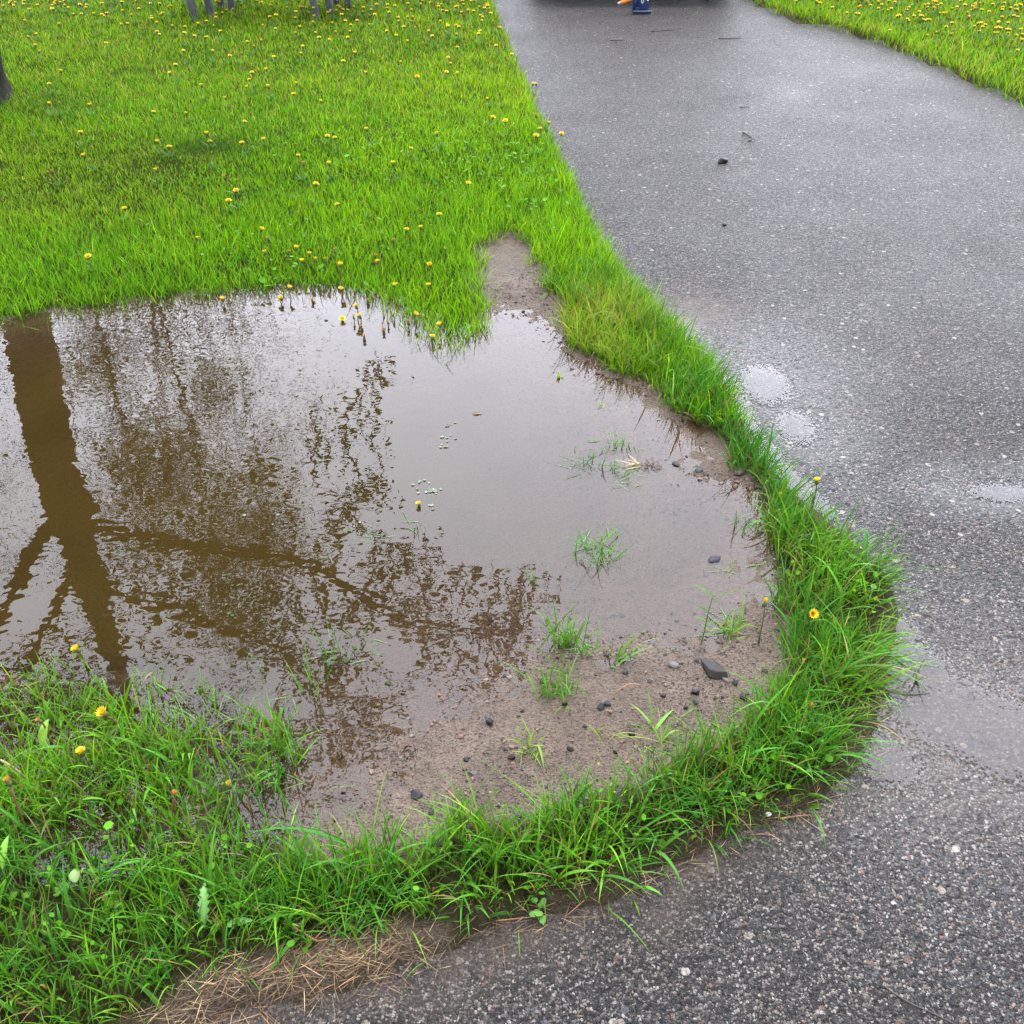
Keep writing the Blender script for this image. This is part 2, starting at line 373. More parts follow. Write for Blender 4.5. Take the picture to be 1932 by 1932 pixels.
def tube(bm, pts, rad, sides=8, wob=0.0, cap=True):
    pts = [Vector(p) for p in pts]; rings = []
    ref = Vector((.31, .9, .12))
    for i, p in enumerate(pts):
        t = (pts[min(i + 1, len(pts) - 1)] - pts[max(i - 1, 0)]).normalized()
        a = t.cross(ref);
        if a.length < .05: a = t.cross(Vector((1, 0, 0)))
        a.normalize(); b = t.cross(a)
        r = rad[i] if hasattr(rad, '__len__') else rad
        ring = []
        for k in range(sides):
            an = 2 * math.pi * k / sides
            q = p + (a * math.cos(an) + b * math.sin(an)) * r
            if wob: q += (a * math.cos(an) + b * math.sin(an)) * r * wob * mnoise.noise(q * (1.2 / max(r, .02)))
            ring.append(bm.verts.new(q))
        rings.append(ring)
    for r0, r1 in zip(rings, rings[1:]):
        for k in range(sides): bm.faces.new((r0[k], r0[(k + 1) % sides], r1[(k + 1) % sides], r1[k]))
    if cap: bm.faces.new(rings[0][::-1]); bm.faces.new(rings[-1])
def lathe(bm, prof, sides=20, c=(0, 0, 0)):
    rings = []
    for r, z in prof:
        rings.append([bm.verts.new((c[0] + r * math.cos(2 * math.pi * k / sides), c[1] + r * math.sin(2 * math.pi * k / sides), c[2] + z)) for k in range(sides)])
    for r0, r1 in zip(rings, rings[1:]):
        for k in range(sides): bm.faces.new((r0[k], r0[(k + 1) % sides], r1[(k + 1) % sides], r1[k]))
    bm.faces.new(rings[0][::-1]); bm.faces.new(rings[-1])
def smooth_path(pts, n=4):
    P = np.array(pts, float); out = []
    for i in range(len(P) - 1):
        p0, p1, p2, p3 = P[max(i - 1, 0)], P[i], P[i + 1], P[min(i + 2, len(P) - 1)]
        for t in np.linspace(0, 1, n, endpoint=False):
            out.append(.5 * (2 * p1 + (p2 - p0) * t + (2 * p0 - 5 * p1 + 4 * p2 - p3) * t * t + (3 * p1 - p0 - 3 * p2 + p3) * t ** 3))
    out.append(P[-1]); return np.array(out)

# ------------------------------------------------------------------ ground, driveway, water
xs = axis(-2.6, 2.1, .013, -260, 260); ys = axis(.45, 4.9, .013, -120, 320)
X, Y, Q = grid(xs, ys)
Z = gz(X, Y)
b_ = sd(P_BARE, X, Y); a_ = sd(P_ASPH, X, Y); fl_ = sd(P_FLOOD, X, Y); dr_ = sd(P_DRY, X, Y)
bare = np.maximum(sst(.06, -.02, b_ + .04 * fbm(X * 9, Y * 9, 31)), .35 * sst(.06, -.02, a_ + .06 * fbm(X * 6, Y * 6, 33)))
bare = np.maximum(bare, .35 * sst(.02, -.05, fl_)); bare = np.maximum(bare, .6 * sst(.03, -.03, dr_))
dist = np.hypot(X, Y)
lawn = sst(3.5, 6.0, dist) * .75 * sst(.02, .16, a_)
me = np_mesh('ground', np.stack([X, Y, Z], 1), Q, dict(bare=bare, lawn=lawn))
ground = tag(link_mesh('ground', me, M['ground']), kind='structure')

xs = axis(-1.0, 2.3, .0095, -42, 62); ys = axis(.5, 4.2, .0095, -14.5, 60)
X, Y, Q = grid(xs, ys)
a_ = sd(P_ASPH, X, Y)
Q = Q[(a_[Q] < .09).any(1)]; use, Q = compact(X, Q); X, Y, a_ = X[use], Y[use], a_[use]
Z = za(X, Y)
wet = np.zeros_like(X)
for c, a, b in _pc: wet = np.maximum(wet, np.exp(-(((X - c[0]) / (a * 2.1)) ** 2 + ((Y - c[1]) / (b * 2.1)) ** 2)))
q = G(1475, 160); wet = np.maximum(wet, 2.0 * np.exp(-(((X - q[0]) / .13) ** 2 + ((Y - q[1]) / .10) ** 2)))
q = G(1720, 130); wet = np.maximum(wet, .12 * np.exp(-(((X - q[0]) / .9) ** 2 + ((Y - q[1]) / .5) ** 2)))
_a = sd(P_ASPH, X, Y); wet = np.maximum(wet, np.exp(-(np.minimum(_a, 0) / .17) ** 2) * sst(3.4, 3.1, Y) * sst(1.9, 2.2, Y))
wet = .8 * wet + .10 * sst(1.8, 3.5, Y)
silt = np.zeros_like(X)
silt = np.maximum(silt, sst(-.16, -.0, a_ + .05 * fbm(X * 8, Y * 8, 41)) * sst(2.2, 1.4, Y) * sst(.9, .2, X) * .55)
q = G(1310, 590); silt = np.maximum(silt, np.exp(-(((X - q[0]) / .13) ** 2 + ((Y - q[1]) / .14) ** 2)))
q = G(1800, 1370); silt = np.maximum(silt, .5 * np.exp(-(((X - q[0]) / .3) ** 2 + ((Y - q[1]) / .25) ** 2)))
me = np_mesh('driveway', np.stack([X, Y, Z], 1), Q, dict(wet=wet, silt=silt))
driveway = tag(link_mesh('driveway', me, M['asphalt']), kind='structure')

X, Y, Q = grid(np.arange(-4.0, 1.6, .025), np.arange(.9, 3.9, .025))
D = -gz(X, Y, False)
Q = Q[(D[Q] > -.012).any(1) & (sd(P_ASPH, X, Y)[Q] > .0).all(1)]; use, Q = compact(X, Q); X, Y, D = X[use], Y[use], D[use]
u_, v_ = proj(X, Y, 0 * X)
calm = G(860, 700); calm2 = G(1200, 950)
wind = .05 + .85 * sst(.25, -.35, X + .12 * (Y - 2.4) + .10 * fbm(X * 2, Y * 2, 51)) * sst(.2, .9, .5 + fbm(X * 2.3, Y * 2.3, 52) * .5 + .35)
wind = np.maximum(wind, .55 * sst(2.25, 1.85, Y + .25 * X))
me = np_mesh('water', np.stack([X, Y, 0 * X], 1), Q, dict(depth=np.maximum(D, 0), wind=wind))
tag(link_mesh('water', me, M['water']), kind='structure')
X, Y, Q = grid(np.arange(.3, 2.6, .02), np.arange(1.0, 4.6, .02))
A = sd(P_ASPH, X, Y); D = -za(X, Y)
Q = Q[(D[Q] > -.004).any(1) & (A[Q] < .07).all(1)]; use, Q = compact(X, Q); X, Y, D = X[use], Y[use], D[use]
me = np_mesh('water', np.stack([X, Y, 0 * X - .0003], 1), Q, dict(depth=np.maximum(D, 0), wind=.15 + 0 * X))
tag(link_mesh('water', me, M['film']), kind='structure')

# ------------------------------------------------------------------ grass
class Buf:
    def __init__(s): s.V, s.Q, s.C, s.n = [], [], [], 0
    def add(s, V, Q, C): s.V.append(V); s.Q.append(Q + s.n); s.C.append(C); s.n += len(V)
    def mesh(s, name):
        return np_mesh(name, np.concatenate(s.V), np.concatenate(s.Q), colors=np.concatenate(s.C))
def blades(buf, P, h, w, az, lean, curl, col, seg=4, face=None, twist=0.0, base=None):
    "P (n,3) roots; h,w,az,lean,curl (n,); col (n,3)"
    n = len(P)
    if n == 0: return
    if face is None: face = rng.uniform(0, math.pi, n)
    t = np.linspace(0, 1, seg + 1)[None]
    L = h[:, None]
    # bend angle grows along the blade: lean at the root + curl towards the tip
    ang = lean[:, None] + curl[:, None] * t ** 1.3
    ds = L / seg
    sx = np.concatenate([np.zeros((n, 1)), np.cumsum(np.sin(ang[:, 1:]) * ds, 1)], 1)
    sz = np.concatenate([np.zeros((n, 1)), np.cumsum(np.cos(ang[:, 1:]) * ds, 1)], 1)
    ca, sa = np.cos(az)[:, None], np.sin(az)[:, None]
    cx = P[:, 0:1] + sx * ca; cy = P[:, 1:2] + sx * sa; cz = P[:, 2:3] + sz
    fa = face[:, None] + twist * t
    hw = w[:, None] * .5 * np.clip(np.minimum(.55 + 1.6 * t, 1.0) * (1 - t ** 2.2), .03, 1)
    px, py = np.cos(fa) * hw, np.sin(fa) * hw
    V = np.stack([np.stack([cx - px, cy - py, cz], -1), np.stack([cx + px, cy + py, cz], -1)], 2).reshape(-1, 3)
    i = (np.arange(n)[:, None] * (2 * (seg + 1)) + 2 * np.arange(seg)[None]).ravel()
    Qd = np.stack([i, i + 1, i + 3, i + 2], 1)
    C = np.repeat(col[:, None, :], seg + 1, 1)
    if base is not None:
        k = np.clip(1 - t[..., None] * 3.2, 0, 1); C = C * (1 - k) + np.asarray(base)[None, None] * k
    C = np.repeat(C[:, :, None, :], 2, 2).reshape(-1, 3)
    buf.add(V, Qd, C)
def jit(c, n, s=.22):
    c = np.asarray(c, float)
    if c.ndim == 1: c = np.repeat(c[None], n, 0)
    v = np.exp(rng.normal(0, s, (n, 1))); hshift = rng.normal(0, .12, n)
    c = c * v; c = c.copy(); c[:, 0] *= np.exp(hshift); return c

YG, MG, DG, PY = np.array((.198, .405, .006)), np.array((.098, .285, .008)), np.array((.030, .115, .012)), np.array((.32, .34, .05))
def scatter(x0, x1, y0, y1, dens):
    n = int((x1 - x0) * (y1 - y0) * dens); return rng.uniform(x0, x1, n), rng.uniform(y0, y1, n)
def keep(x, y, amin=.0, bmin=.0, mu=330, mv=170):
    u, v = proj(x, y, 0 * x)
    k = (u > -mu) & (u < 1932 + mu) & (v > -mv) & (v < 1932 + 260)
    x, y = x[k], y[k]
    a = sd(P_ASPH, x, y) + .022 * fbm(x * 13, y * 13, 61); b = sd(P_BARE, x, y) + .055 * fbm(x * 11, y * 11, 62)
    k = (a > amin) & (b > bmin)
    return x[k], y[k], a[k], b[k]

def px_gauss(x, y, u, v, rx, ry):
    c = G(u, v); return np.exp(-(((x - c[0]) / rx) ** 2 + ((y - c[1]) / ry) ** 2))
lawn_buf = Buf()
def lawn_patch(x0, x1, y0, y1, dens, hmul, wmul, seg, outer=False):
    x, y = scatter(x0, x1, y0, y1, dens)
    if outer:
        u, v = proj(x, y, 0 * x); k = (u < -330) | (u > 2262) | (v < -170); x, y = x[k], y[k]
    x, y, a, b = keep(x, y, -.02, -.16, 4000 if outer else 330, 700 if outer else 170)
    k = rng.random(len(x)) < np.where(b > 0, 1, .55 * np.exp(np.minimum(b, 0) / np.where(proj(x, y, 0 * x)[0] > 896, .010, .03 + .05 * px_gauss(x, y, 850, 640, .35, .3)))); x, y, a, b = x[k], y[k], a[k], b[k]
    cl = fbm(x * 3, y * 3, 71); cl2 = fbm(x * 12, y * 12, 72)
    thin = px_gauss(x, y, 60, 320, .75, .55) + px_gauss(x, y, 300, 320, .25, .18) + .8 * px_gauss(x, y, 130, 400, .6, .35)
    k = rng.random(len(x)) < np.clip(1.0 + .5 * cl2 - .25 * thin, .12, 1)
    x, y, a, b, cl, cl2, thin = x[k], y[k], a[k], b[k], cl[k], cl2[k], thin[k]
    n = len(x)
    shore = np.exp(-np.maximum(b, 0) / .35)
    edgeA = np.exp(-np.abs(a) / .18)
    h = (.046 + .030 * shore + .020 * edgeA + .014 * cl + .010 * cl2 - .012 * thin) * np.exp(rng.normal(0, .28, n)) * hmul
    w = .0030 * np.exp(rng.normal(0, .3, n)) * wmul
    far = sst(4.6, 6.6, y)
    mix = np.clip(.55 + .5 * cl + .5 * fbm(x * .9, y * .9, 75) + .3 * rng.normal(size=n), 0, 1)[:, None]
    col = lerp(MG, YG, mix); col = lerp(col, DG, (rng.random(n) < .16)[:, None] * .75)
    col = lerp(col, np.array((.17, .24, .02)), np.clip(thin * .35, 0, .4)[:, None])
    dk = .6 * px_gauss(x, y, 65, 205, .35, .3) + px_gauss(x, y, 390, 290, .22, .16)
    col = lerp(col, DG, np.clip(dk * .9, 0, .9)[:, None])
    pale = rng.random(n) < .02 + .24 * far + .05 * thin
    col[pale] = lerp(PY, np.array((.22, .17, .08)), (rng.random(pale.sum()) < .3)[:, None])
    col = jit(col, n, .2)
    az = rng.uniform(0, 2 * math.pi, n); lean = np.abs(rng.normal(0, .32, n)); curl = np.abs(rng.normal(.35, .45, n))
    P = np.stack([x, y, np.maximum(gz(x, y, False), -.03) - .004], 1)
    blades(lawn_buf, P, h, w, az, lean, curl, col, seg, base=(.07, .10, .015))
lawn_patch(-3.9, .9, 2.5, 4.4, 14500, .86, .9, 3)
lawn_patch(-5.2, .4, 4.4, 6.4, 10500, .80, 1.05, 3)
lawn_patch(-7.2, .2, 6.4, 8.6, 6200, .85, 1.4, 2)
lawn_patch(-9.5, .2, 8.6, 13., 1500, 1.0, 2.8, 2)
lawn_patch(1.6, 6.6, 5.2, 8.6, 5000, 1.05, 1.7, 2)
lawn_patch(1.6, 8.5, 8.6, 13., 1500, 1.1, 2.8, 2)
lawn_patch(-9., .2, 2.5, 9., 1700, 1.0, 2.3, 2, True)
lawn_patch(-12., .2, 8., 19., 420, 1.3, 4.5, 2, True)
lawn_patch(2.2, 11., 5.2, 19., 420, 1.3, 4.5, 2, True)
tag(link_mesh('lawn_grass', lawn_buf.mesh('lawn_grass'), M['grass']), 'bright green mown lawn grass behind the puddle and along the driveway', 'grass', kind='stuff')

verge = Buf()
def verge_patch(x0, x1, y0, y1, dens):
    x, y = scatter(x0, x1, y0, y1, dens)
    x, y, a, b = keep(x, y, -.012, .0)
    k = y < 2.62 + .9 * sst(-.1, .1, x - (y - 2.6) * .1 ) * (x > 0)
    x, y, a, b = x[k], y[k], a[k], b[k]
    u, v = proj(x, y, 0 * x)
    cl = fbm(x * 9, y * 9, 81, 2); cl2 = fbm(x * 24, y * 24, 82, 2); fl = sd(P_FLOOD, x, y); dry = sd(P_DRY, x, y)
    p = np.clip(.85 + .8 * cl + .4 * cl2, .22, 1)
    p *= lerp(1, 1.15, sst(.03, -.1, fl)); p *= lerp(.10, 1, sst(-.02, .05, dry))
    left = sst(700, 300, u) * sst(1500, 1650, v); p *= lerp(1, .85, left)
    p *= sst(-.005, .05, a)*.8+.2; p *= 1 - .8 * px_gauss(x, y, 1075, 545, .10, .16) - .45 * px_gauss(x, y, 1130, 660, .12, .18); p *= 1 - .6 * px_gauss(x, y, 1300, 800, .05, .06); fl_m = sst(640, 520, u) * sst(1700, 1560, v); p *= lerp(1, .18 + .82 * sst(.0, .24, b + .06 * cl), fl_m)
    k = rng.random(len(x)) < p
    x, y, a, b, u, v, cl, fl = x[k], y[k], a[k], b[k], u[k], v[k], cl[k], fl[k]
    n = len(x)
    strip = sst(2.05, 2.3, y)
    h = (.074 + .022 * cl + .016 * sst(.02, .1, a)) * np.exp(rng.normal(0, .27, n)) * lerp(1, .88, sst(.05, -.1, fl)) * lerp(1, .85, sst(800, 300, u))
    w = .0032 * np.exp(rng.normal(0, .3, n))
    deep = np.clip(.45 + .8 * fbm(x * 5, y * 5, 83) + .35 * strip + .3 * rng.normal(size=n), 0, 1)[:, None]
    col = lerp(np.array((.112, .275, .011)), np.array((.034, .145, .016)), deep)
    yel = np.clip(px_gauss(x, y, 1110, 640, .16, .24) * 1.6 + .5 * px_gauss(x, y, 1250, 830, .1, .1), 0, 1)[:, None]
    col = lerp(col, np.array((.24, .29, .045)), yel * .85)
    pale = rng.random(n) < .085
    col[pale] = lerp(np.array((.25, .21, .08)), np.array((.11, .08, .04)), rng.random((int(pale.sum()), 1)))
    col = jit(col, n, .22)
    # blades at the outer edge fall outwards over the asphalt
    gx = (sd(P_ASPH, x + .01, y) - sd(P_ASPH, x - .01, y)); gy = (sd(P_ASPH, x, y + .01) - sd(P_ASPH, x, y - .01))
    out = np.arctan2(-gy, -gx)
    ed = np.exp(-np.maximum(a, 0) / .06)
    rnd = rng.uniform(0, 2 * math.pi, n)
    az = np.where(rng.random(n) < .75 * ed, out + rng.normal(0, .5, n), rnd)
    lean = np.abs(rng.normal(.08, .30, n)) + .25 * ed * rng.random(n) * (1 - strip * .6)
    curl = np.abs(rng.normal(.45, .6, n)) + .6 * ed * rng.random(n) * (1 - strip * .7)
    sprawl = (ed > .3) * sst(1560, 1620, u) * sst(960, 1040, v); h = h * (1 + .45 * sprawl * rng.random(n)); lean = lean + .55 * sprawl * rng.random(n)
    h = h * (1 + .35 * px_gauss(x, y, 1385, 740, .07, .16) + .2 * px_gauss(x, y, 1250, 640, .08, .15))
    P = np.stack([x, y, gz(x, y, False) - .004], 1)
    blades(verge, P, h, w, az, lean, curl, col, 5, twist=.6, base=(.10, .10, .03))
    # broad soft blades
    k = rng.random(n) < .055; m = k.sum()
    blades(verge, P[k], h[k] * rng.uniform(1.0, 1.4, m), rng.uniform(.006, .0095, m), az[k], lean[k] + .1, curl[k] + rng.uniform(.1, .9, m),
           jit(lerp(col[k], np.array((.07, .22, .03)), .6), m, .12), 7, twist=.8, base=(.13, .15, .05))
verge_patch(-2.6, 1.9, .45, 3.9, 19500)
# drowned blades lying in the water before the flooded grass
x, y = scatter(-1.7, -.3, 1.2, 2.6, 3200)
u, v = proj(x, y, 0 * x); b = sd(P_BARE, x, y)
k = (b < .10) & (b > -.42) & (u < 600) & (v > 1050) & (rng.random(len(x)) < np.exp(np.minimum(b, 0) / .10) * np.clip(.5 + fbm(x * 7, y * 7, 88), 0, 1)); x, y = x[k], y[k]; n = len(x)
z = gz(x, y, False)
blades(verge, np.stack([x, y, np.minimum(z, -.004)], 1), rng.uniform(.05, .10, n), rng.uniform(.002, .0036, n), rng.uniform(0, 6.28, n), rng.uniform(.5, 1.2, n), rng.uniform(.3, .9, n), jit((.085, .20, .03), n, .25), 5, twist=.5, base=(.10, .10, .03))
tag(link_mesh('verge_grass', verge.mesh('verge_grass'), M['grass']), 'long wet green grass verge between the muddy puddle and asphalt', 'grass', kind='stuff')

# dead straw washed onto the asphalt edge
straw = Buf()
n = 150000
x, y = rng.uniform(-1.6, .8, n), rng.uniform(.45, 1.5, n)
dry = sd(P_DRY, x, y); a = sd(P_ASPH, x, y)
pr = np.maximum(sst(.02, -.05, dry), .16 * np.exp(-(a / .03) ** 2) * sst(2.2, 1.6, y)); k = rng.random(n) < pr
x, y = x[k], y[k]; n = len(x)
col = np.array([(.20, .125, .058), (.12, .065, .03), (.28, .19, .10), (.05, .030, .018), (.07, .045, .025)])[rng.integers(0, 5, n)]
zz = np.maximum(gz(x, y, False), np.where(sd(P_ASPH, x, y) < .05, za(x, y), -1)) + rng.uniform(.001, .007, n)
blades(straw, np.stack([x, y, zz], 1), rng.uniform(.015, .055, n), rng.uniform(.0008, .0017, n), rng.normal(.35, .9, n) + math.pi * (rng.random(n) < .5),
       rng.uniform(1.46, 1.60, n), rng.normal(0, .10, n), jit(col, n, .2), 4)
tag(link_mesh('dry_grass', straw.mesh('dry_grass'), M['straw']), 'mat of tan dead grass washed against the near asphalt edge', 'dry grass', kind='stuff')

# small round clover and weed leaves low in the turf
def leaf_discs(buf, P, size, col, tilt=.5, sides=6, notch=0.0, az=None):
    n = len(P); th = np.linspace(0, 2 * math.pi, sides, endpoint=False)
    nrm = np.stack([rng.normal(0, tilt, n), rng.normal(0, tilt, n), np.ones(n)], 1); nrm /= np.linalg.norm(nrm, axis=1)[:, None]
    a = np.cross(nrm, np.array([.3, .9, .1])); a /= np.linalg.norm(a, axis=1)[:, None]; b = np.cross(nrm, a)
    ph = rng.uniform(0, 6.28, n)[:, None] + th[None]
    rr = size[:, None] * (1 + .12 * np.cos(th * 2)[None])
    ring = P[:, None] + a[:, None] * (np.cos(ph) * rr)[..., None] + b[:, None] * (np.sin(ph) * rr)[..., None] + nrm[:, None] * (size[:, None, None] * .18)
    V = np.concatenate([P[:, None], ring], 1).reshape(-1, 3)
    i0 = (np.arange(n) * (sides + 1))[:, None]; q = []
    for k in range(0, sides, 2): q.append(np.stack([i0[:, 0], i0[:, 0] + 1 + k, i0[:, 0] + 1 + (k + 1) % sides, i0[:, 0] + 1 + (k + 2) % sides], 1))
    Qd = np.concatenate(q); C = np.repeat(col, sides + 1, 0)
    buf.add(V, Qd, C)
clover = Buf()
def clover_at(x, y, n, spread, size, zh):
    xx = rng.normal(x, spread, n); yy = rng.normal(y, spread, n)
    k = (sd(P_ASPH, xx, yy) > .0); xx, yy = xx[k], yy[k]; n = len(xx)
    if not n: return
    P = np.stack([xx, yy, np.maximum(gz(xx, yy, False), 0) + rng.uniform(.2, 1.0, n) * zh], 1)
    leaf_discs(clover, P, size * np.exp(rng.normal(0, .25, n)), jit((.075, .21, .010), n, .25), .6)
for (u, v, n, s) in [(960, 330, 110, .26), (1010, 370, 90, .2), (870, 310, 70, .25), (520, 512, 50, .14), (640, 480, 40, .2), (700, 300, 70, .3), (1050, 420, 60, .1),
                     (1150, 460, 60, .05), (1460, 990, 10, .03), (1480, 1080, 10, .03), (1600, 1060, 30, .05), (1640, 1140, 30, .05), (1410, 1515, 34, .035), (1440, 1500, 20, .03), (1530, 1470, 20, .03), (1015, 1705, 9, .015),
                     (330, 1640, 30, .06), (250, 1600, 20, .05), (430, 1640, 24, .05), (200, 1770, 16, .05), (490, 1740, 12, .03), (90, 1720, 18, .05), (620, 1760, 8, .03), (900, 1640, 26, .06), (1120, 1600, 26, .06), (1290, 1540, 26, .05)]:
    c = G(u, v); near = v > 600
    clover_at(c[0], c[1], n, s, .0048 if near else .008, .045 if near else .062)
for (u, v, n) in [(800, 910, 5), (806, 925, 6), (820, 930, 4), (848, 828, 5), (835, 840, 6), (850, 800, 3), (805, 955, 3), (690, 975, 3), (470, 1105, 3), (440, 1140, 4), (380, 1150, 4), (520, 1180, 3), (300, 1170, 4), (620, 1240, 5), (730, 1270, 4), (600, 1000, 3), (505, 985, 3)]:
    c = G(u, v); P = np.stack([rng.normal(c[0], .012 if v < 960 else .035, n), rng.normal(c[1], .010 if v < 960 else .03, n), rng.uniform(.0008, .002, n)], 1)
    leaf_discs(clover, P, .0045 * np.exp(rng.normal(0, .25, n)), jit((.19, .22, .16) if v < 1000 else (.045, .075, .02), n, .25), .06)
tag(link_mesh('clover', clover.mesh('clover'), M['grass']), 'low round clover leaves growing through the grass', 'clover', kind='stuff')

# ------------------------------------------------------------------ tufts standing in the water
def tuft(u, v, n, h, spread, label, col=(.085, .225, .03), lean=.55, curl=.8, w=.0035, floatn=0, az0=None, group=None):
    c = G(u, v); z0 = float(gz(np.array([c[0]]), np.array([c[1]]), False)[0]); b = Buf()
    P = np.stack([rng.normal(0, spread, n), rng.normal(0, spread, n), np.full(n, -.006)], 1)
    hh = (h + max(0, -z0)) * np.exp(rng.normal(0, .3, n))
    az = rng.uniform(0, 6.28, n) if az0 is None else rng.normal(az0, .5, n)
    blades(b, P, hh, w * np.exp(rng.normal(0, .25, n)), az, np.abs(rng.normal(0, lean, n)), np.abs(rng.normal(curl, .5, n)), jit(col, n, .2), 6, twist=.5, base=(.15, .17, .06))
    if floatn:
        P = np.stack([rng.normal(0, spread, floatn), rng.normal(0, spread, floatn), np.full(floatn, max(0, -z0) + .0015)], 1)
        blades(b, P, h * rng.uniform(.7, 1.5, floatn), np.full(floatn, w * .9), rng.uniform(0, 6.28, floatn), np.full(floatn, 1.56), rng.normal(0, .03, floatn), jit(lerp(np.array(col), np.array((.12, .2, .1)), .6), floatn, .15), 5)
    o = link_mesh('grass_tuft', b.mesh('grass_tuft'), M['grass'], loc=(c[0], c[1], z0))
    return tag(o, label, 'grass tuft', group or 'grass tufts standing in the puddle')
tuft(1168, 838, 26, .048, .022, 'small green grass tuft in the puddle, farthest of three by the dry clump', floatn=6)
tuft(1100, 878, 24, .055, .022, 'thin dark-bladed grass tuft in the puddle, leftmost of three by the dry clump', (.04, .15, .03), floatn=10)
tuft(1180, 893, 30, .046, .026, 'green grass tuft directly left of the dry uprooted clump in the puddle', floatn=8)
tuft(1122, 1042, 54, .055, .026, 'dense lone grass tuft with two tall straight stalks in the middle of open water', (.085, .24, .03), floatn=14)
tuft(1075, 1225, 60, .085, .028, 'large bright grass tuft rising where the water meets the bare mud', (.075, .235, .025), lean=.3, curl=.6, w=.0042, floatn=6)
tuft(1055, 1310, 60, .060, .024, 'short dense grass tuft on the mud just below the large bright one', (.085, .24, .025), lean=.35, w=.004)
tuft(655, 1228, 30, .045, .026, 'sparse fine grass tuft in brown water beside the reflected branches', (.07, .19, .04), floatn=8)
tuft(1142, 772, 9, .030, .008, 'tiny yellow-green sprig with a broken tip alone in calm water', (.20, .30, .04), w=.004)
tuft(1058, 712, 4, .026, .004, 'single pale lime leaf standing in the calm upper water', (.26, .36, .04), lean=.15, curl=.3, w=.0075)
tuft(1372, 1190, 60, .055, .016, 'low sprawling grass tuft at the right end of the mud', (.12, .24, .035), lean=1.1, w=.0035, floatn=16)
tuft(785, 992, 8, .045, .016, 'faint submerged grass wisps in the middle of the puddle', (.06, .17, .06), floatn=6)
tuft(722, 1018, 4, .045, .010, 'three thin floating blades left of the faint wisps', (.08, .2, .08), floatn=4)
tuft(590, 1300, 8, .10, .014, 'single tall thin stalk beside the flooded grass', (.10, .24, .04), lean=.15, curl=.3, w=.004)
tuft(1012, 1100, 5, .045, .006, 'slender upright blades among the reflected twigs', (.09, .24, .03), lean=.15, curl=.3, w=.0045)
tuft(1160, 1250, 10, .10, .012, 'long arching grass blades leaning right over the mud', (.085, .23, .03), lean=.6, curl=.6, w=.005, az0=.2, floatn=3)
tuft(1000, 1420, 26, .055, .017, 'scattered short blades on the mud left of the pale bent blade', (.14, .26, .03), lean=.7)
tuft(1140, 1400, 22, .06, .017, 'yellowing bent blades on the bare mud near the verge', (.20, .27, .035), lean=.9, curl=1.0)
tuft(1255, 1400, 18, .085, .018, 'pale green blades bent over the mud at the verge edge', (.13, .28, .04), lean=.7, curl=1.0, w=.006)
tuft(1712, 1268, 16, .06, .016, 'fallen grass sprig lying in the clear water on the asphalt', (.08, .2, .05), lean=1.0, curl=.4, floatn=8, group='loose sprigs on the asphalt')
tuft(1390, 1078, 10, .05, .016, 'broken jointed stem with short leaves at the right mud shore', (.17, .26, .04), lean=1.1, curl=.3, floatn=4)
tuft(1400, 985, 6, .045, .012, 'few dark spiky blades near the right shore', (.05, .11, .05), lean=.5, floatn=6)
# tall jointed stalk
c = G(1322, 1215); st = empty('grass_stalk', (c[0], c[1], -.004)); tag(st, 'tall jointed grass stalk with a leaning top leaf standing at the mud edge', 'grass stalk')
bm = bmesh.new(); pth = smooth_path([(0, 0, 0), (.004, 0, .05), (.006, .002, .10), (.012, .004, .15)]); tube(bm, pth, np.linspace(.0017, .0011, len(pth)), 6)
link_mesh('stem', tint_mesh(bm_mesh('stem', bm, True), (.11, .20, .03)), M['stem'], st)
for (z, az, h) in ((.148, 2.7, .055), (.148, -.2, .10), (.10, 2.4, .035), (.06, .4, .03), (.075, 3.0, .03)):
    b = Buf(); blades(b, np.array([[.010 if z > .12 else .005, 0, z]]), np.array([h]), np.array([.0055]), np.array([az]), np.array([1.0]), np.array([.5]), np.array([(.10, .26, .03)]), 6)
    link_mesh('leaf', b.mesh('leaf'), M['grass'], st)

# ------------------------------------------------------------------ dandelions
def head_buf(r, openness, col=(.74, .58, .02)):
    b = Buf(); layers = 4
    for L in range(layers):
        n = 16 - 2 * L; f = L / (layers - 1)
        az = np.linspace(0, 2 * math.pi, n, endpoint=False) + L * .2
        ln = lerp(1.45 * openness, .25 * openness, f)
        P = np.stack([np.cos(az) * r * .12, np.sin(az) * r * .12, np.full(n, .0)], 1)
        face = az + math.pi / 2
        blades(b, P, np.full(n, r * lerp(1.0, .72, f)), np.full(n, r * .34), az, np.full(n, ln * .7) + rng.normal(0, .06, n), np.full(n, ln * .4), jit(lerp(np.array(col), np.array((.76, .50, .012)), f * .6), n, .08), 3, face=face)
    return b
def bract_mesh(r):
    bm = bmesh.new(); lathe(bm, [(r * .16, -r * .75), (r * .38, -r * .55), (r * .42, -r * .2), (r * .34, r * .1), (r * .18, r * .18)], 9)
    return tint_mesh(bm_mesh('bracts', bm, True), (.055, .095, .025))
HEADS = {}
for kind, (op, col) in dict(open=(1.0, (.74, .58, .02)), half=(.55, (.70, .52, .03)), shut=(.2, (.55, .42, .06)), withered=(.3, (.40, .22, .07))).items():
    HEADS[kind] = head_buf(1.0, op, col).mesh('flower_head')
BR = bract_mesh(1.0)
SMALL = {}
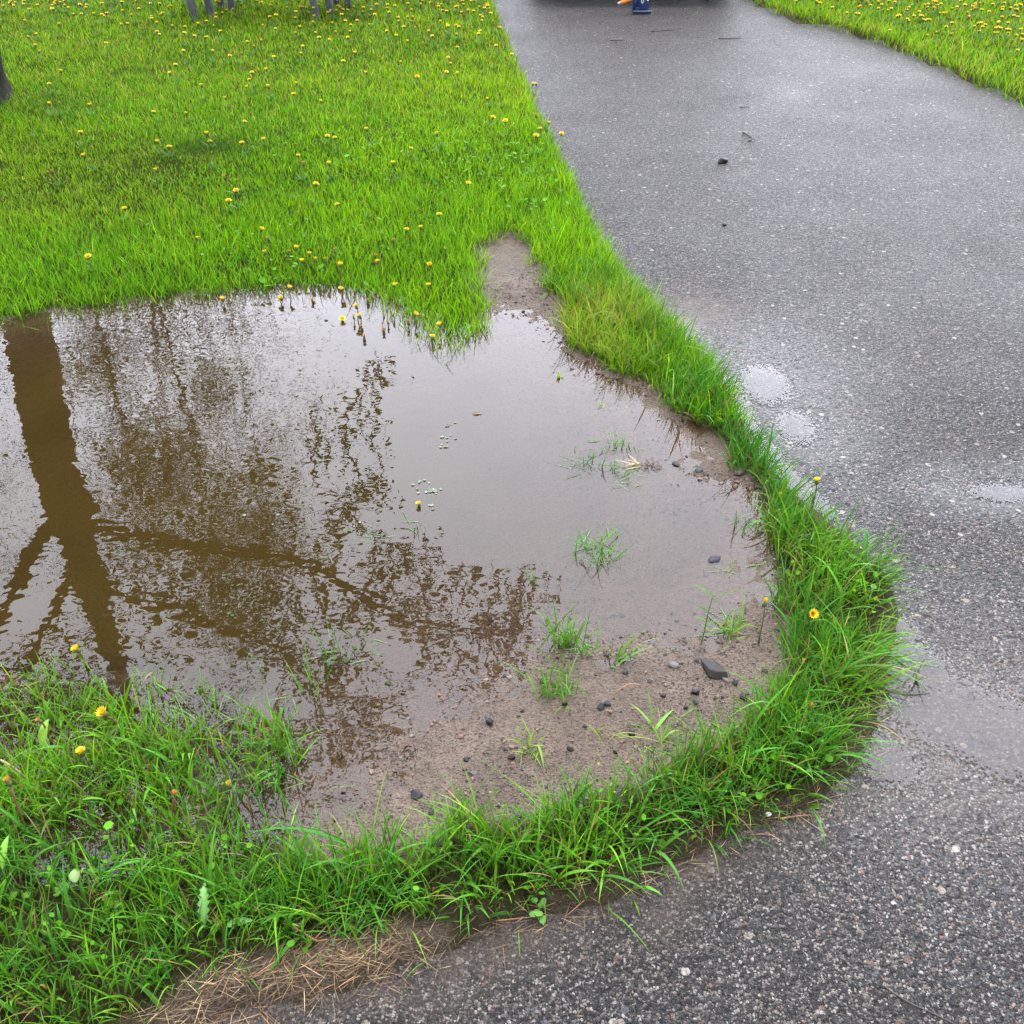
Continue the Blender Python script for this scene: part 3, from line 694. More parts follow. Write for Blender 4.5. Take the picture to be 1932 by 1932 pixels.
def small_mesh(kind, h, bend):
    "a far dandelion in one mesh: head + stem"
    r = .0135 if kind != 'shut' else .0095
    me0 = HEADS[kind]; nv = len(me0.vertices); V = np.zeros(nv * 3, np.float32); me0.vertices.foreach_get('co', V); V = V.reshape(-1, 3) * r
    Cc = np.zeros(nv * 4, np.float32); me0.attributes['tint'].data.foreach_get('color', Cc); Cc = Cc.reshape(-1, 4)[:, :3]
    Qd = np.zeros(len(me0.loops), np.int32); me0.loops.foreach_get('vertex_index', Qd); Qd = Qd.reshape(-1, 4)
    V = V + np.array([bend * h, 0, h])
    t = np.linspace(0, 1, 5); pts = np.stack([bend * h * t ** 2, 0 * t, h * t], 1)
    vs, qs = [], []
    for i, p in enumerate(pts):
        for k in range(4): vs.append(p + .0017 * np.array([math.cos(k * 1.571), math.sin(k * 1.571), 0]))
    for i in range(4):
        for k in range(4): qs.append((i * 4 + k, i * 4 + (k + 1) % 4, i * 4 + 4 + (k + 1) % 4, i * 4 + 4 + k))
    vs = np.array(vs); qs = np.array(qs)
    # calyx
    cz = [(.25, -.8), (.42, -.45), (.36, .0)]; cv = []
    for rr, z in cz:
        for k in range(6): cv.append((bend * h + r * rr * math.cos(k * 1.0472), r * rr * math.sin(k * 1.0472), h + z * r))
    cq = [(i * 6 + k, i * 6 + (k + 1) % 6, i * 6 + 6 + (k + 1) % 6, i * 6 + 6 + k) for i in range(2) for k in range(6)]
    cv = np.array(cv); cq = np.array(cq)
    lb = Buf(); nl = 6; blades(lb, np.zeros((nl, 3)) + np.array([0, 0, .012]), rng.uniform(.035, .060, nl), rng.uniform(.007, .011, nl), np.arange(nl) * 1.05 + rng.normal(0, .2, nl), np.full(nl, .55), rng.uniform(.3, .7, nl), jit((.050, .155, .008), nl, .15), 4, face=np.arange(nl) * 1.05 + 1.57)
    lm = lb.mesh('rosette'); nv = len(lm.vertices); LV = np.concatenate(lb.V); LQ = np.concatenate(lb.Q); LC = np.concatenate(lb.C); bpy.data.meshes.remove(lm)
    V2 = np.concatenate([V, vs, cv, LV]); Q2 = np.concatenate([Qd, qs + len(V), cq + len(V) + len(vs), LQ + len(V) + len(vs) + len(cv)])
    C2 = np.concatenate([Cc, np.repeat([(.20, .22, .07)], len(vs), 0), np.repeat([(.06, .10, .025)], len(cv), 0), LC])
    return V2, Q2, C2
def dandelion(u, v, h, kind, label, r=.016, bend=.15, az=None, red=False, group='dandelions near the puddle', floating=False):
    head = G(u, v, h); az = rng.uniform(0, 6.28) if az is None else az
    bx, by = head[0] - math.cos(az) * bend * h, head[1] - math.sin(az) * bend * h
    z0 = 0.0 if floating else float(gz(np.array([bx]), np.array([by]), False)[0])
    t = tag(empty('dandelion', (bx, by, z0), az), label, 'dandelion', group)
    hz = h - z0
    hd = link_mesh('flower_head', HEADS[kind], M['petal'], t, (bend * h, 0, hz), (rng.normal(0, .2), bend * 1.2 + rng.normal(0, .2), 0)); hd.scale = (r, r, r)
    link_mesh('bracts', BR, M['stem'], hd)
    bm = bmesh.new(); T = np.linspace(0, 1, 7)
    tube(bm, [(bend * h * q * q + .003 * math.sin(q * 5), .002 * math.sin(q * 4), hz * q - r * .7 * q) for q in T], np.linspace(.0024, .0017, 7), 6)
    link_mesh('stem', tint_mesh(bm_mesh('stem', bm, True), (.17, .07, .045) if red else (.13, .15, .045)), M['stem'], t)
    return t
near = [
    (1443, 1138, .13, 'shut', 'tall closed dandelion bud standing upright above the verge beside the mud', .013, .05, False),
    (1533, 1158, .12, 'half', 'ragged yellow dandelion on a pink curved stem above the verge', .015, .3, True),
    (1515, 1250, .06, 'shut', 'tiny yellow bud low in the verge under the ragged flower', .010, .2, False),
    (1527, 1336, .08, 'withered', 'withered orange dandelion with drooping bracts in the broad verge blades', .014, .2, True),
    (1541, 908, .08, 'half', 'yellow dandelion at the verge edge against the wet driveway', .013, .1, False),
    (1471, 935, .05, 'shut', 'small yellow dandelion on the inner side of the verge', .011, .15, False),
    (1655, 1132, .05, 'shut', 'dark green dandelion bud at the outer tip of the verge', .010, .3, False),
    (145, 1226, .05, 'half', 'yellow dandelion poking out of the flooded grass nearest the open water', .013, .2, True),
    (196, 1346, .09, 'half', 'tilted half open yellow dandelion on a reddish stem in flooded grass', .016, .3, True),
    (154, 1420, .05, 'half', 'low yellow dandelion below the tilted half open one', .013, .2, False),
    (75, 1360, .06, 'withered', 'dark withered dandelion head above a broad lime leaf', .010, .1, True),
    (16, 1476, .11, 'withered', 'orange-tipped closed dandelion on a dark red stem at the left border', .013, .25, True),
    (433, 1482, .07, 'shut', 'small yellow bud near the mud side of the left grass', .012, .05, False),
    (328, 1500, .08, 'withered', 'tan withered dandelion head in the middle of the left grass', .011, .15, True),
    (78, 1496, .03, 'shut', 'drooped yellow bud touching the water by the arched stem', .010, .4, True),
    (790, 952, .006, 'half', 'lone yellow dandelion head floating in the middle of the puddle', .0105, .1, False),
]
for (u, v, h, k, lab, r, bd, red) in near: dandelion(u, v, h, k, lab, r, bd, None, red, 'dandelions in the wet verge' )
shore = [(290, 435, .02, 'half'), (620, 430, .02, 'half'), (665, 370, .04, 'half'), (870, 215, .07, 'withered'), (955, 240, .08, 'half'), (960, 380, .03, 'half'), (530, 170, .07, 'half'), (707, 145, .07, 'half'),
         (660, 170, .07, 'withered'), (1165, 220, .06, 'open'), (800, 447, .006, 'withered'), (1110, 447, .008, 'withered'), (967, 545, .008, 'open'), (1045, 475, .05, 'half'), (1065, 530, .02, 'half'), (1030, 535, .02, 'shut'),
         (1075, 597, .008, 'withered'), (1090, 653, .008, 'withered'), (1200, 612, .008, 'withered'), (1378, 520, .04, 'half'), (1425, 535, .02, 'shut'), (1515, 580, .04, 'half'), (1475, 650, .02, 'half'),
         (1255, 522, .02, 'shut'), (1225, 565, .015, 'shut'), (1340, 565, .02, 'withered'), (1453, 358, .06, 'half'), (1265, 357, .04, 'half'), (1413, 30, .08, 'half'), (152, 92, .07, 'half'), (550, 95, .08, 'withered'),
         (510, 40, .08, 'half'), (780, 180, .08, 'half'), (815, 210, .06, 'half'), (925, 160, .08, 'withered'), (1330, 45, .08, 'half'), (1255, 105, .08, 'withered'), (1545, 150, .08, 'shut'), (1150, 190, .07, 'withered'), (740, 220, .06, 'half'), (1460, 240, .07, 'half')]
for (x, y, h, k) in shore:
    u, v = 322.9 + x * .3342, 419.7 + y * .3342
    if h < .01: lab, g = 'wilted dandelion head floating on the bright upper water', 'dandelion heads floating by the far shore'
    elif y > 330: lab, g = 'half open yellow dandelion standing in shallow water at the far shore', 'dandelions standing in the far shallows'
    else: lab, g = 'yellow dandelion in the grass fringe above the far shore', 'dandelions along the far shore'
    dandelion(u, v, h, k, lab, .0135 if k != 'shut' else .010, .12, None, rng.random() < .4, g, h < .01)
# far lawn dandelions: one mesh each (too small to show parts)
PROTO = []
for i in range(9):
    kind = ['open', 'half', 'open', 'half', 'shut', 'open', 'half', 'withered', 'open'][i]
    V, Qd, C = small_mesh(kind, [.07, .09, .06, .08, .09, .1, .07, .09, .08][i], rng.uniform(.0, .35)); PROTO.append((V, Qd, C, np_mesh('dandelion', V, Qd, colors=C)))
mid = [(995, 415), (1150, 515), (1287, 548), (880, 635), (1057, 632), (1367, 667), (1180, 787), (900, 818), (950, 840), (535, 905), (885, 982), (1197, 905), (510, 600), (280, 605), (320, 600), (190, 720), (455, 778),
       (1390, 820), (1330, 1045), (1345, 1125), (1490, 772), (1690, 882), (1705, 975), (1870, 970), (205, 290), (215, 310), (170, 240), (285, 482), (1523, 510), (1680, 540), (1430, 478), (1200, 315), (1045, 322), (1815, 250),
       (1920, 455), (1820, 585), (1845, 770), (1900, 810), (1290, 1145), (330, 415)]
mid = [(x * .3342, y * .3342) for x, y in mid] + [(904 + x * .3342, y * .3342) for x, y in [(305, 450), (320, 455), (375, 685), (450, 690), (350, 725), (155, 730), (310, 820), (10, 105), (110, 270), (70, 345), (185, 330), (65, 550), (125, 560), (45, 660)]]
mid += [(232, 398), (450, 350), (590, 375), (690, 395), (740, 330), (830, 420), (640, 385), (170, 485), (110, 330), (395, 262), (1030, 232), (830, 265), (770, 280), (700, 255), (880, 360)]
def small_dandelion(x, y, label, group):
    V, Qd, C, me = PROTO[rng.integers(0, 9)]
    z = float(gz(np.array([x]), np.array([y]), False)[0])
    o = link_mesh('dandelion', me, M['petal'], None, (x, y, z), (rng.normal(0, .12), rng.normal(0, .12), rng.uniform(0, 6.28)))
    s = rng.uniform(.85, 1.15); o.scale = (s, s, s); return tag(o, label, 'dandelion', group)
cnt = 0
for (u, v) in mid:
    p = G(u, v, .09); small_dandelion(p[0], p[1], 'sparse yellow dandelion in the open lawn between bench and puddle', 'scattered dandelions in the mid lawn'); cnt += 1
rest = Buf(); far_n = 0
def field(u0, u1, v0, v1, n, pdf, label, group, limit):
    global cnt
    k = 0; made = 0; cand = []
    while k < n:
        u, v = rng.uniform(u0, u1), v0 + (v1 - v0) * rng.random() ** 1.25
        if rng.random() > pdf(u, v): continue
        p = G(u, v, .085)
        if sd(P_ASPH, p[:1], p[1:2])[0] < .04: continue
        cand.append((v, p)); k += 1
    cand.sort(key=lambda q: -q[0])
    for v, p in cand:
        if made < limit and v > -5: small_dandelion(p[0], p[1], label, group); made += 1; cnt += 1
        else:
            V, Qd, C, me = PROTO[rng.integers(0, 9)]; an = rng.uniform(0, 6.28)
            W = V.copy(); W[:, 0] = V[:, 0] * math.cos(an) - V[:, 1] * math.sin(an); W[:, 1] = V[:, 0] * math.sin(an) + V[:, 1] * math.cos(an)
            rest.add(W + np.array([p[0], p[1], float(gz(p[:1], p[1:2], False)[0])]), Qd, C)
field(-150, 935, -70, 165, 640, lambda u, v: (math.exp(-max(v, 0) / 38) if u < 300 else math.exp(-max(v, 0) / 75) * (.5 if u < 560 else 1)), 'small yellow dandelion in the dense far lawn left of the driveway', 'dandelions of the far left lawn', 118)
field(1440, 2080, -70, 150, 340, lambda u, v: max(0, min(1, (u - 1400) / 300)) * (1 if v < (u - 1400) * .17 + 15 else .05), 'small yellow dandelion in the lawn right of the driveway', 'dandelions of the right lawn', 55)
field(-150, 955, -45, 62, 460, lambda u, v: math.exp(-max(v, 0) / 30), '', '', 0)
field(1500, 2080, -30, 75, 220, lambda u, v: 1 if v < (u - 1440) * .17 else 0, '', '', 0)
tag(link_mesh('dandelions', rest.mesh('dandelions'), M['petal']), 'dense small yellow dandelions at the farthest edge of the lawns', 'dandelions', kind='stuff')

# ------------------------------------------------------------------ leaves and small plants
def broad_leaf(u, v, ln, wd, az, lift, label, col, z=None, serr=0.0, name='leaf', cat='leaf', group=None):
    c = G(u, v); z = max(float(gz(c[:1], c[1:2], False)[0]), 0) + .004 if z is None else z
    n = 14; t = np.linspace(0, 1, n); wv = wd * np.sin(np.pi * t ** .8) ** .8 * .5
    if serr: wv = wv * (1 - serr * (np.arange(n) % 2)) 
    ang = lift * (1 - 1.3 * t); zz = np.cumsum(np.sin(ang)) * ln / n; xx = np.cumsum(np.cos(ang)) * ln / n
    L = np.stack([xx, wv, zz + wv * .35], 1); Mi = np.stack([xx, 0 * xx, zz], 1); Rr = np.stack([xx, -wv, zz + wv * .35], 1)
    V = np.concatenate([L, Mi, Rr]); q = [(i, i + 1, n + i + 1, n + i) for i in range(n - 1)] + [(n + i, n + i + 1, 2 * n + i + 1, 2 * n + i) for i in range(n - 1)]
    C = np.repeat([col], len(V), 0); C[n:2 * n] = np.array(col) * 1.35
    o = link_mesh(name, np_mesh(name, V, np.array(q), colors=C), M['grass'], None, (c[0], c[1], z), (0, 0, az))
    return tag(o, label, cat, group)
broad_leaf(160, 1705, .028, .018, 1.9, .7, 'pale whitish-green heart leaf resting on the left grass', (.17, .25, .09), z=.06)
broad_leaf(84, 1420, .075, .018, 1.65, 1.25, 'broad lime upright leaf in the flooded grass under a dark flower head', (.15, .27, .03))
broad_leaf(395, 1775, .085, .022, 1.75, 1.1, 'serrated dandelion leaf upright at the edge of the dead grass', (.12, .25, .07), serr=.45)
broad_leaf(430, 1770, .05, .016, .15, .45, 'smooth light green leaf lying over the dead grass', (.14, .28, .08))
broad_leaf(405, 1790, .03, .013, 1.0, .8, 'small bright leaf beside the serrated leaf', (.12, .28, .04))
broad_leaf(130, 1690, .03, .024, 2.6, .3, 'round green leaf low in the left grass', (.10, .24, .05))
broad_leaf(15, 1665, .07, .014, 1.7, .9, 'broad folded blade leaf at the left border', (.14, .30, .04), z=.03)
broad_leaf(45, 1500, .03, .022, .3, .4, 'crinkled pale leaf at the foot of the dark red stem', (.16, .27, .06))
broad_leaf(890, 782, .032, .010, .15, .1, 'brown curled leaf floating in the upper puddle', (.16, .11, .06), z=.001)
broad_leaf(1245, 1440, .02, .008, .2, .1, 'small yellow leaf on the mud left of the verge', (.45, .42, .06), z=.012)
broad_leaf(950, 1475, .03, .008, .4, .2, 'yellow-green leaf at the mud edge of the near verge', (.30, .38, .06), z=.012)
c = G(1015, 1722); sdl = tag(empty('seedling', (c[0], c[1], float(gz(c[:1], c[1:2], False)[0]))), 'tiny round-leaved seedling growing at the asphalt edge', 'seedling')
for i in range(7):
    b = Buf(); az = i * 2.4; leaf_discs(b, np.array([[.009 * math.cos(az), .012 * math.sin(az) - .004 * i, .018 - .002 * i]]), np.array([.0065]), np.array([(.13, .30, .06)]), .3, 8)
    link_mesh('leaf', b.mesh('leaf'), M['grass'], sdl)
bm = bmesh.new(); tube(bm, [(0, .01, 0), (.002, 0, .008), (0, -.025, .006)], .0012, 6); link_mesh('stem', tint_mesh(bm_mesh('stem', bm, True), (.14, .18, .05)), M['stem'], sdl)
# arched pink stem at the left border
c = G(-25, 1450); bm = bmesh.new(); p1 = G(62, 1480)
pth = smooth_path([c + np.array([0, 0, .0]), c * .7 + p1 * .3 + np.array([0, 0, .045]), c * .35 + p1 * .65 + np.array([0, 0, .04]), p1 + np.array([0, 0, .004])], 6)
tube(bm, pth, .0022, 6); tag(link_mesh('flower_stem', tint_mesh(bm_mesh('flower_stem', bm, True), (.40, .20, .14)), M['stem']), 'arched pink flower stem bent into the water at the left border', 'flower stem')
# uprooted dry clump
c = G(1205, 878); t = tag(empty('dry_clump', (c[0], c[1], 0)), 'uprooted clump of tan straw and dark roots lying in shallow water', 'dry clump')
b = Buf(); n = 7; blades(b, np.stack([rng.normal(0, .01, n), rng.normal(0, .006, n), np.full(n, .003)], 1), rng.uniform(.04, .09, n), np.full(n, .0032), rng.normal(2.9, .5, n), rng.uniform(1.0, 1.5, n), rng.uniform(.1, .5, n), jit((.50, .34, .17), n, .15), 6)
link_mesh('straw', b.mesh('straw'), M['straw'], t)
b = Buf(); n = 60; blades(b, np.stack([rng.normal(.03, .016, n), rng.normal(-.004, .006, n), np.full(n, .002)], 1), rng.uniform(.015, .04, n), np.full(n, .002), rng.uniform(0, 6.28, n), rng.uniform(.9, 1.5, n), rng.uniform(0, .8, n), jit((.07, .035, .02), n, .3), 4)
link_mesh('roots', b.mesh('roots'), M['straw'], t)

# ------------------------------------------------------------------ stones, twigs, gravel
def stone_mesh(name, s, seed, col, rough=.35, sub=3):
    bm = bmesh.new()
    if rough >= .5:
        rr = random.Random(seed); vs = []
        for i in range(34):
            d = Vector((rr.gauss(0, 1), rr.gauss(0, 1), rr.gauss(0, 1))).normalized() * rr.uniform(.68, 1.2)
            vs.append(bm.verts.new((d.x * s[0], d.y * s[1], d.z * s[2])))
        h = bmesh.ops.convex_hull(bm, input=vs); bmesh.ops.delete(bm, geom=[v for v in bm.verts if not v.link_faces], context='VERTS')
        bmesh.ops.bevel(bm, geom=list(bm.edges), offset=min(s) * .06, segments=1, affect='EDGES')
        me = bm_mesh(name, bm, False); return tint_mesh(me, np.repeat([col], len(me.vertices), 0))
    bmesh.ops.create_icosphere(bm, subdivisions=sub, radius=1)
    o = Vector((seed * 3.1, seed * 1.7, seed))
    for v in bm.verts:
        d = v.co.normalized(); k = 1 + rough * mnoise.noise(d * 1.1 + o) + rough * .4 * mnoise.noise(d * 3 + o)
        v.co = Vector((d.x * s[0], d.y * s[1], d.z * s[2])) * k
    me = bm_mesh(name, bm, rough < .4); nv = len(me.vertices)
    return tint_mesh(me, np.repeat([col], nv, 0) * np.exp(np.random.default_rng(seed).normal(0, .15, (nv, 1))))
def stone(u, v, s, col, label, seed, rough=.35, group=None, name='stone'):
    c = G(u, v); p = (c[0], c[1]); a = sd(P_ASPH, c[:1], c[1:2])[0]
    z = float(za(c[:1], c[1:2])[0] if a < 0 else gz(c[:1], c[1:2])[0])
    o = link_mesh(name, stone_mesh(name, s, seed, col, rough), M['stone'], None, (p[0], p[1], z + s[2] * .45), (0, 0, seed * .7))
    return tag(o, label, 'stone', group)
stone(1363, 310, (.028, .021, .017), (.012, .012, .013), 'larger of two black stones lying alone on the wet driveway', 1, .3)
stone(1366, 428, (.016, .010, .007), (.02, .02, .021), 'small flat dark stone on the driveway nearer the camera than the larger one', 2, .3)
stone(1345, 1275, (.040, .024, .013), (.018, .016, .014), 'jagged black stone chunk on the mud beside the verge', 3, .75)
stone(1270, 1261, (.0125, .009, .006), (.085, .085, .082), 'smooth grey pebble on the mud left of the jagged black chunk', 4, .15)
stone(1349, 1055, (.020, .011, .007), (.02, .018, .026), 'flat black stone breaking the water at the right shore', 5, .3)
stone(1133, 1345, (.0095, .008, .007), (.012, .02, .018), 'black stone on the mud right of the short dense tuft', 6, .6)
stone(925, 1367, (.012, .009, .008), (.013, .012, .012), 'dark stone at the water edge in the middle of the mud', 7, .6)
stone(785, 1502, (.014, .011, .009), (.018, .018, .02), 'dark grey stone on the mud just above the near verge', 8, .5)
stone(1145, 1340, (.008, .007, .005), (.012, .011, .018), 'smaller black stone touching the one right of the short dense tuft', 9, .5)
stone(1395, 893, (.020, .013, .007), (.05, .042, .036), 'brown stone on the small mud spit under the verge', 10, .3)
stone(1318, 889, (.016, .010, .005), (.025, .03, .027), 'dark flat stone just off the small mud spit', 11, .3)
stone(1275, 876, (.014, .008, .004), (.025, .03, .028), 'dark flat stone awash right of the dry clump', 12, .3)
stone(1150, 1355, (.005, .004, .003), (.12, .07, .05), 'reddish pebble on the mud under the black stones', 13, .3)
stone(2240 * .6457, 2397 * .6457, (.006, .005, .004), (.55, .52, .48), 'white pebble beside the orange twig at the verge foot', 14, .2)
stone(1112, 1170, (.006, .004, .003), (.03, .027, .025), 'small dark stone awash left of the tall stalk', 15, .3)
for i, (u, v, r) in enumerate([(1025, 1290, .008), (1065, 1340, .007), (985, 1345, .006), (1190, 1395, .009), (1075, 1425, .008), (1310, 1318, .010), (1385, 1300, .009), (1400, 1330, .011), (880, 1440, .007), (1250, 1325, .006), (965, 1440, .008), (700, 1380, .009), (1225, 1290, .006), (1160, 1430, .006)]):
    stone(u, v, (r, r * .8, r * .6), (.013, .012, .0115), 'black gravel chunk lying loose on the wet mud between the puddle and verge', 40 + i, .6, 'black gravel chunks on the mud')
gp = []
gb = Buf()
def pebble_field(buf, x, y, z, r, col):
    t = (1 + 5 ** .5) / 2
    I = np.array([(-1, t, 0), (1, t, 0), (-1, -t, 0), (1, -t, 0), (0, -1, t), (0, 1, t), (0, -1, -t), (0, 1, -t), (t, 0, -1), (t, 0, 1), (-t, 0, -1), (-t, 0, 1)]) / math.sqrt(1 + t * t)
    T = np.array([(0, 11, 5), (0, 5, 1), (0, 1, 7), (0, 7, 10), (0, 10, 11), (1, 5, 9), (5, 11, 4), (11, 10, 2), (10, 7, 6), (7, 1, 8), (3, 9, 4), (3, 4, 2), (3, 2, 6), (3, 6, 8), (3, 8, 9), (4, 9, 5), (2, 4, 11), (6, 2, 10), (8, 6, 7), (9, 8, 1)])
    n = len(x); an = rng.uniform(0, 6.28, n); k = np.exp(rng.normal(0, .2, (n, 12)))
    V = I[None] * k[..., None] * r[:, None, None] * np.stack([np.ones(n), rng.uniform(.6, .95, n), rng.uniform(.35, .7, n)], 1)[:, None]
    ca, sa = np.cos(an)[:, None], np.sin(an)[:, None]
    W = np.stack([V[..., 0] * ca - V[..., 1] * sa, V[..., 0] * sa + V[..., 1] * ca, V[..., 2]], -1) + np.stack([x, y, z], 1)[:, None]
    buf.V.append(W.reshape(-1, 3)); buf.Q.append((T[None] + (np.arange(n) * 12)[:, None, None]).reshape(-1, 3) + buf.n); buf.C.append(np.repeat(col, 12, 0)); buf.n += n * 12
x, y = rng.uniform(-.6, 1.2, 60000), rng.uniform(1.1, 3.6, 60000)
b_ = sd(P_BARE, x, y); zg = gz(x, y)
k = (b_ < .03) & (zg > -.018) & (sd(P_FLOOD, x, y) > 0) & (rng.random(len(x)) < .25 + .6 * (fbm(x * 5, y * 5, 91) > 0)); x, y, zg = x[k], y[k], zg[k]; n = len(x)
r = np.clip(.0016 * np.exp(rng.normal(0, .55, n)), .0009, .0085)
pal = np.array([(.03, .027, .025), (.05, .042, .036), (.022, .02, .02), (.12, .085, .062), (.13, .10, .08), (.035, .03, .03), (.13, .075, .055), (.03, .025, .024)])
pebble_field(gb, x, y, zg + r * .3, r, jit(pal[rng.integers(0, 8, n)], n, .2))
x, y = rng.uniform(-1.2, 2.2, 5000), rng.uniform(.6, 3.6, 5000); a = sd(P_ASPH, x, y)
k = (a < .01) & (a > -.9) & (rng.random(len(x)) < .03 + .35 * np.exp(a / .05)); x, y = x[k], y[k]; n = len(x); r = np.clip(.0017 * np.exp(rng.normal(0, .4, n)), .001, .005)
pal2 = np.array([(.30, .26, .22), (.04, .04, .042), (.20, .11, .08), (.12, .11, .10), (.42, .39, .35)])
pebble_field(gb, x, y, za(x, y) + r * .35, r, jit(pal2[rng.integers(0, 5, n)], n, .2))
me = np_mesh('gravel', np.concatenate(gb.V), np.concatenate(gb.Q), colors=np.concatenate(gb.C), smooth=False)
tag(link_mesh('gravel', me, M['stone']), 'loose dark grit and pebbles on the bare mud and asphalt edge', 'gravel', kind='stuff')

def twig(pts, r, mat, label, name='twig', cat='twig', group=None, side=()):
    P = []
    for (u, v, h) in pts:
        c = G(u, v); a = sd(P_ASPH, c[:1], c[1:2])[0]; z = float(za(c[:1], c[1:2])[0] if a < .02 else max(gz(c[:1], c[1:2], False)[0], 0)); P.append((c[0], c[1], z + h))
    bm = bmesh.new(); S = smooth_path(P, 4); tube(bm, S, np.linspace(r, r * .6, len(S)), 6, .4)
    for i, (dx, dy, dz) in side:
        q = S[min(int(i * len(S)), len(S) - 1)]; tube(bm, [q, q + np.array((dx, dy, dz)) * .5, q + np.array((dx, dy, dz * 1.1))], [r * .6, r * .5, r * .3], 5)
    return tag(link_mesh(name, bm_mesh(name, bm, True), M[mat]), label, cat, group)
twig([(1380, 1553, .004), (1430, 1552, .006), (1466, 1550, .004)], .0018, 'twig', 'orange-brown needle twig under the right end of the near verge')
twig([(1470, 1552, .004), (1500, 1548, .006), (1528, 1545, .004)], .0019, 'twig', 'lighter orange twig lying end to end with the needle twig')
twig([(1402, 254, .005), (1408, 259, .008), (1417, 264, .004)], .005, 'darktwig', 'dark curved stick on the driveway beyond the larger black stone')
twig([(1412, 271, .004), (1418, 268, .006), (1424, 269, .004)], .004, 'darktwig', 'short dark stick just in front of the curved stick')
twig([(1396, 206, .003), (1412, 206, .004)], .003, 'darktwig', 'thin straight stick on the far driveway left of the wet patch')
twig([(1355, 76, .003), (1398, 75, .004)], .0035, 'darktwig', 'long thin dark stick across the far driveway at right')
twig([(1228, 63, .003), (1270, 60, .004)], .0035, 'darktwig', 'dark stick on the driveway just in front of the blue jack')
twig([(1150, 80, .003), (1178, 79, .003)], .0035, 'darktwig', 'dark short stick lower left of the blue jack')
twig([(1665, 1868, .002), (1710, 1898, .003), (1760, 1920, .002), (1800, 1940, .002)], .0014, 'darktwig', 'thin dark green stalk lying on the near asphalt at lower right', 'grass_stalk', 'stalk')
twig([(555, 1770, .012), (575, 1788, .014), (605, 1805, .010)], .0022, 'twig', 'brown needle sprig lying on the dead grass at the asphalt edge', 'needle_sprig', 'sprig', None,
     [(i / 14, (rng.normal(.01, .012), rng.normal(.0, .014), .004)) for i in range(1, 14)])
twig([(1072, 1712, .006), (1085, 1690, .03), (1092, 1670, .05)], .0015, 'twig', 'thin red-brown stem curving up from the near verge foot')
twig([(1160, 1318, .003), (1185, 1306, .012), (1210, 1303, .003)], .0016, 'twig', 'pale tan stalk lying on the mud left of the smooth pebble')
twig([(1000, 1726, .003), (1020, 1735, .004), (880, 1750, .004)], .0016, 'twig', 'brown straw stalk along the near asphalt edge')

# ------------------------------------------------------------------ trees
def leaves(name, P, size, col, parent, mat=None, elong=1.6):
    n = len(P); b = Buf()
    d = rng.normal(size=(n, 3)); d[:, 2] *= .7; d /= np.linalg.norm(d, axis=1)[:, None]
    s = rng.normal(size=(n, 3)); s = np.cross(d, s); s /= np.linalg.norm(s, axis=1)[:, None]
    nn = np.cross(d, s)
    L = (size * np.exp(rng.normal(0, .25, n)))[:, None]; W = L / elong * .5
    V = np.stack([P, P + d * L * .5 + s * W + nn * W * .3, P + d * L, P + d * L * .5 - s * W + nn * W * .3], 1).reshape(-1, 3)
    Qd = np.arange(n * 4).reshape(-1, 4); b.add(V, Qd, np.repeat(jit(col, n, .25), 4, 0))
    return link_mesh(name, b.mesh(name), mat or M['leaf'], parent)
def grow(bm, p, d, ln, r, depth, tips, seed, droop=0.0):
    rr = random.Random(seed); n = 6; pts = [Vector(p)]; rad = [r]; dd = Vector(d).normalized()
    for i in range(n):
        dd = (dd + Vector((rr.gauss(0, .16), rr.gauss(0, .16), rr.gauss(0, .12) + .04 - droop))).normalized()
        pts.append(pts[-1] + dd * ln / n); rad.append(r * (1 - .75 * (i + 1) / n))
        tips.append((pts[-1].copy(), depth))
    tube(bm, pts, rad, max(4, 9 - 2 * depth), .2)
    if depth < 3:
        for k in range(5 if depth < 2 else 4):
            i = rr.randint(2, n); q = pts[i]
            a = rr.uniform(0, 6.28); s = Vector((math.cos(a), math.sin(a), rr.uniform(-.1, .8)))
            grow(bm, q, (dd * .6 + s).normalized(), ln * rr.uniform(.45, .65), max(rad[i] * .7, .004), depth + 1, tips, rr.random(), droop)
# the tree at the left border, whose reflection fills the puddle
TD = 5.85
base = G(-58, 200)
tr = tag(empty('tree', (base[0], base[1], 0)), 'grey-barked tree at the left lawn border mirrored in the puddle', 'tree')
def rel(p): return np.asarray(p) - np.array([base[0], base[1], 0])
bm = bmesh.new()
_d = ray(-82, 100); _p = np.array([_d[0], _d[1], _d[2]]) * (base[1] / _d[1]) + np.array([0, 0, CAM_H])
tp = [base + np.array([0, 0, -.15]), base + np.array([0, 0, .0]), _p, _p * .6 + MIR(48, 600, TD) * .4, MIR(48, 600, TD), MIR(77, 750, TD), MIR(104, 884, TD), MIR(130, 965, TD)]
rad = [.33, .265, .205, .172, .150, .150, .150, .17]
S = smooth_path([rel(p) for p in tp], 5); rs = np.interp(np.linspace(0, 1, len(S)), np.linspace(0, 1, len(rad)), rad)
tube(bm, S, rs, 40, .16)
def limb(bm, pts, r0, r1, depth_off=0.0, sides=12, n=5):
    m = len(pts); P = [rel(MIR(u, v, TD + depth_off * i / max(1, m - 1))) for i, (u, v) in enumerate(pts)]
    S = smooth_path(P, n); tube(bm, S, np.linspace(r0, r1, len(S)), sides, .3); return S
limb(bm, [(130, 950), (150, 1040), (172, 1118), (205, 1200), (230, 1300), (240, 1420), (230, 1560)], .15, .03, .4)
limb(bm, [(120, 960), (85, 1005), (40, 1085), (0, 1168), (-60, 1260), (-140, 1380)], .072, .03, -.3)
link_mesh('trunk', bm_mesh('trunk', bm, True), M['bark'], tr)
bm = bmesh.new(); LF = []
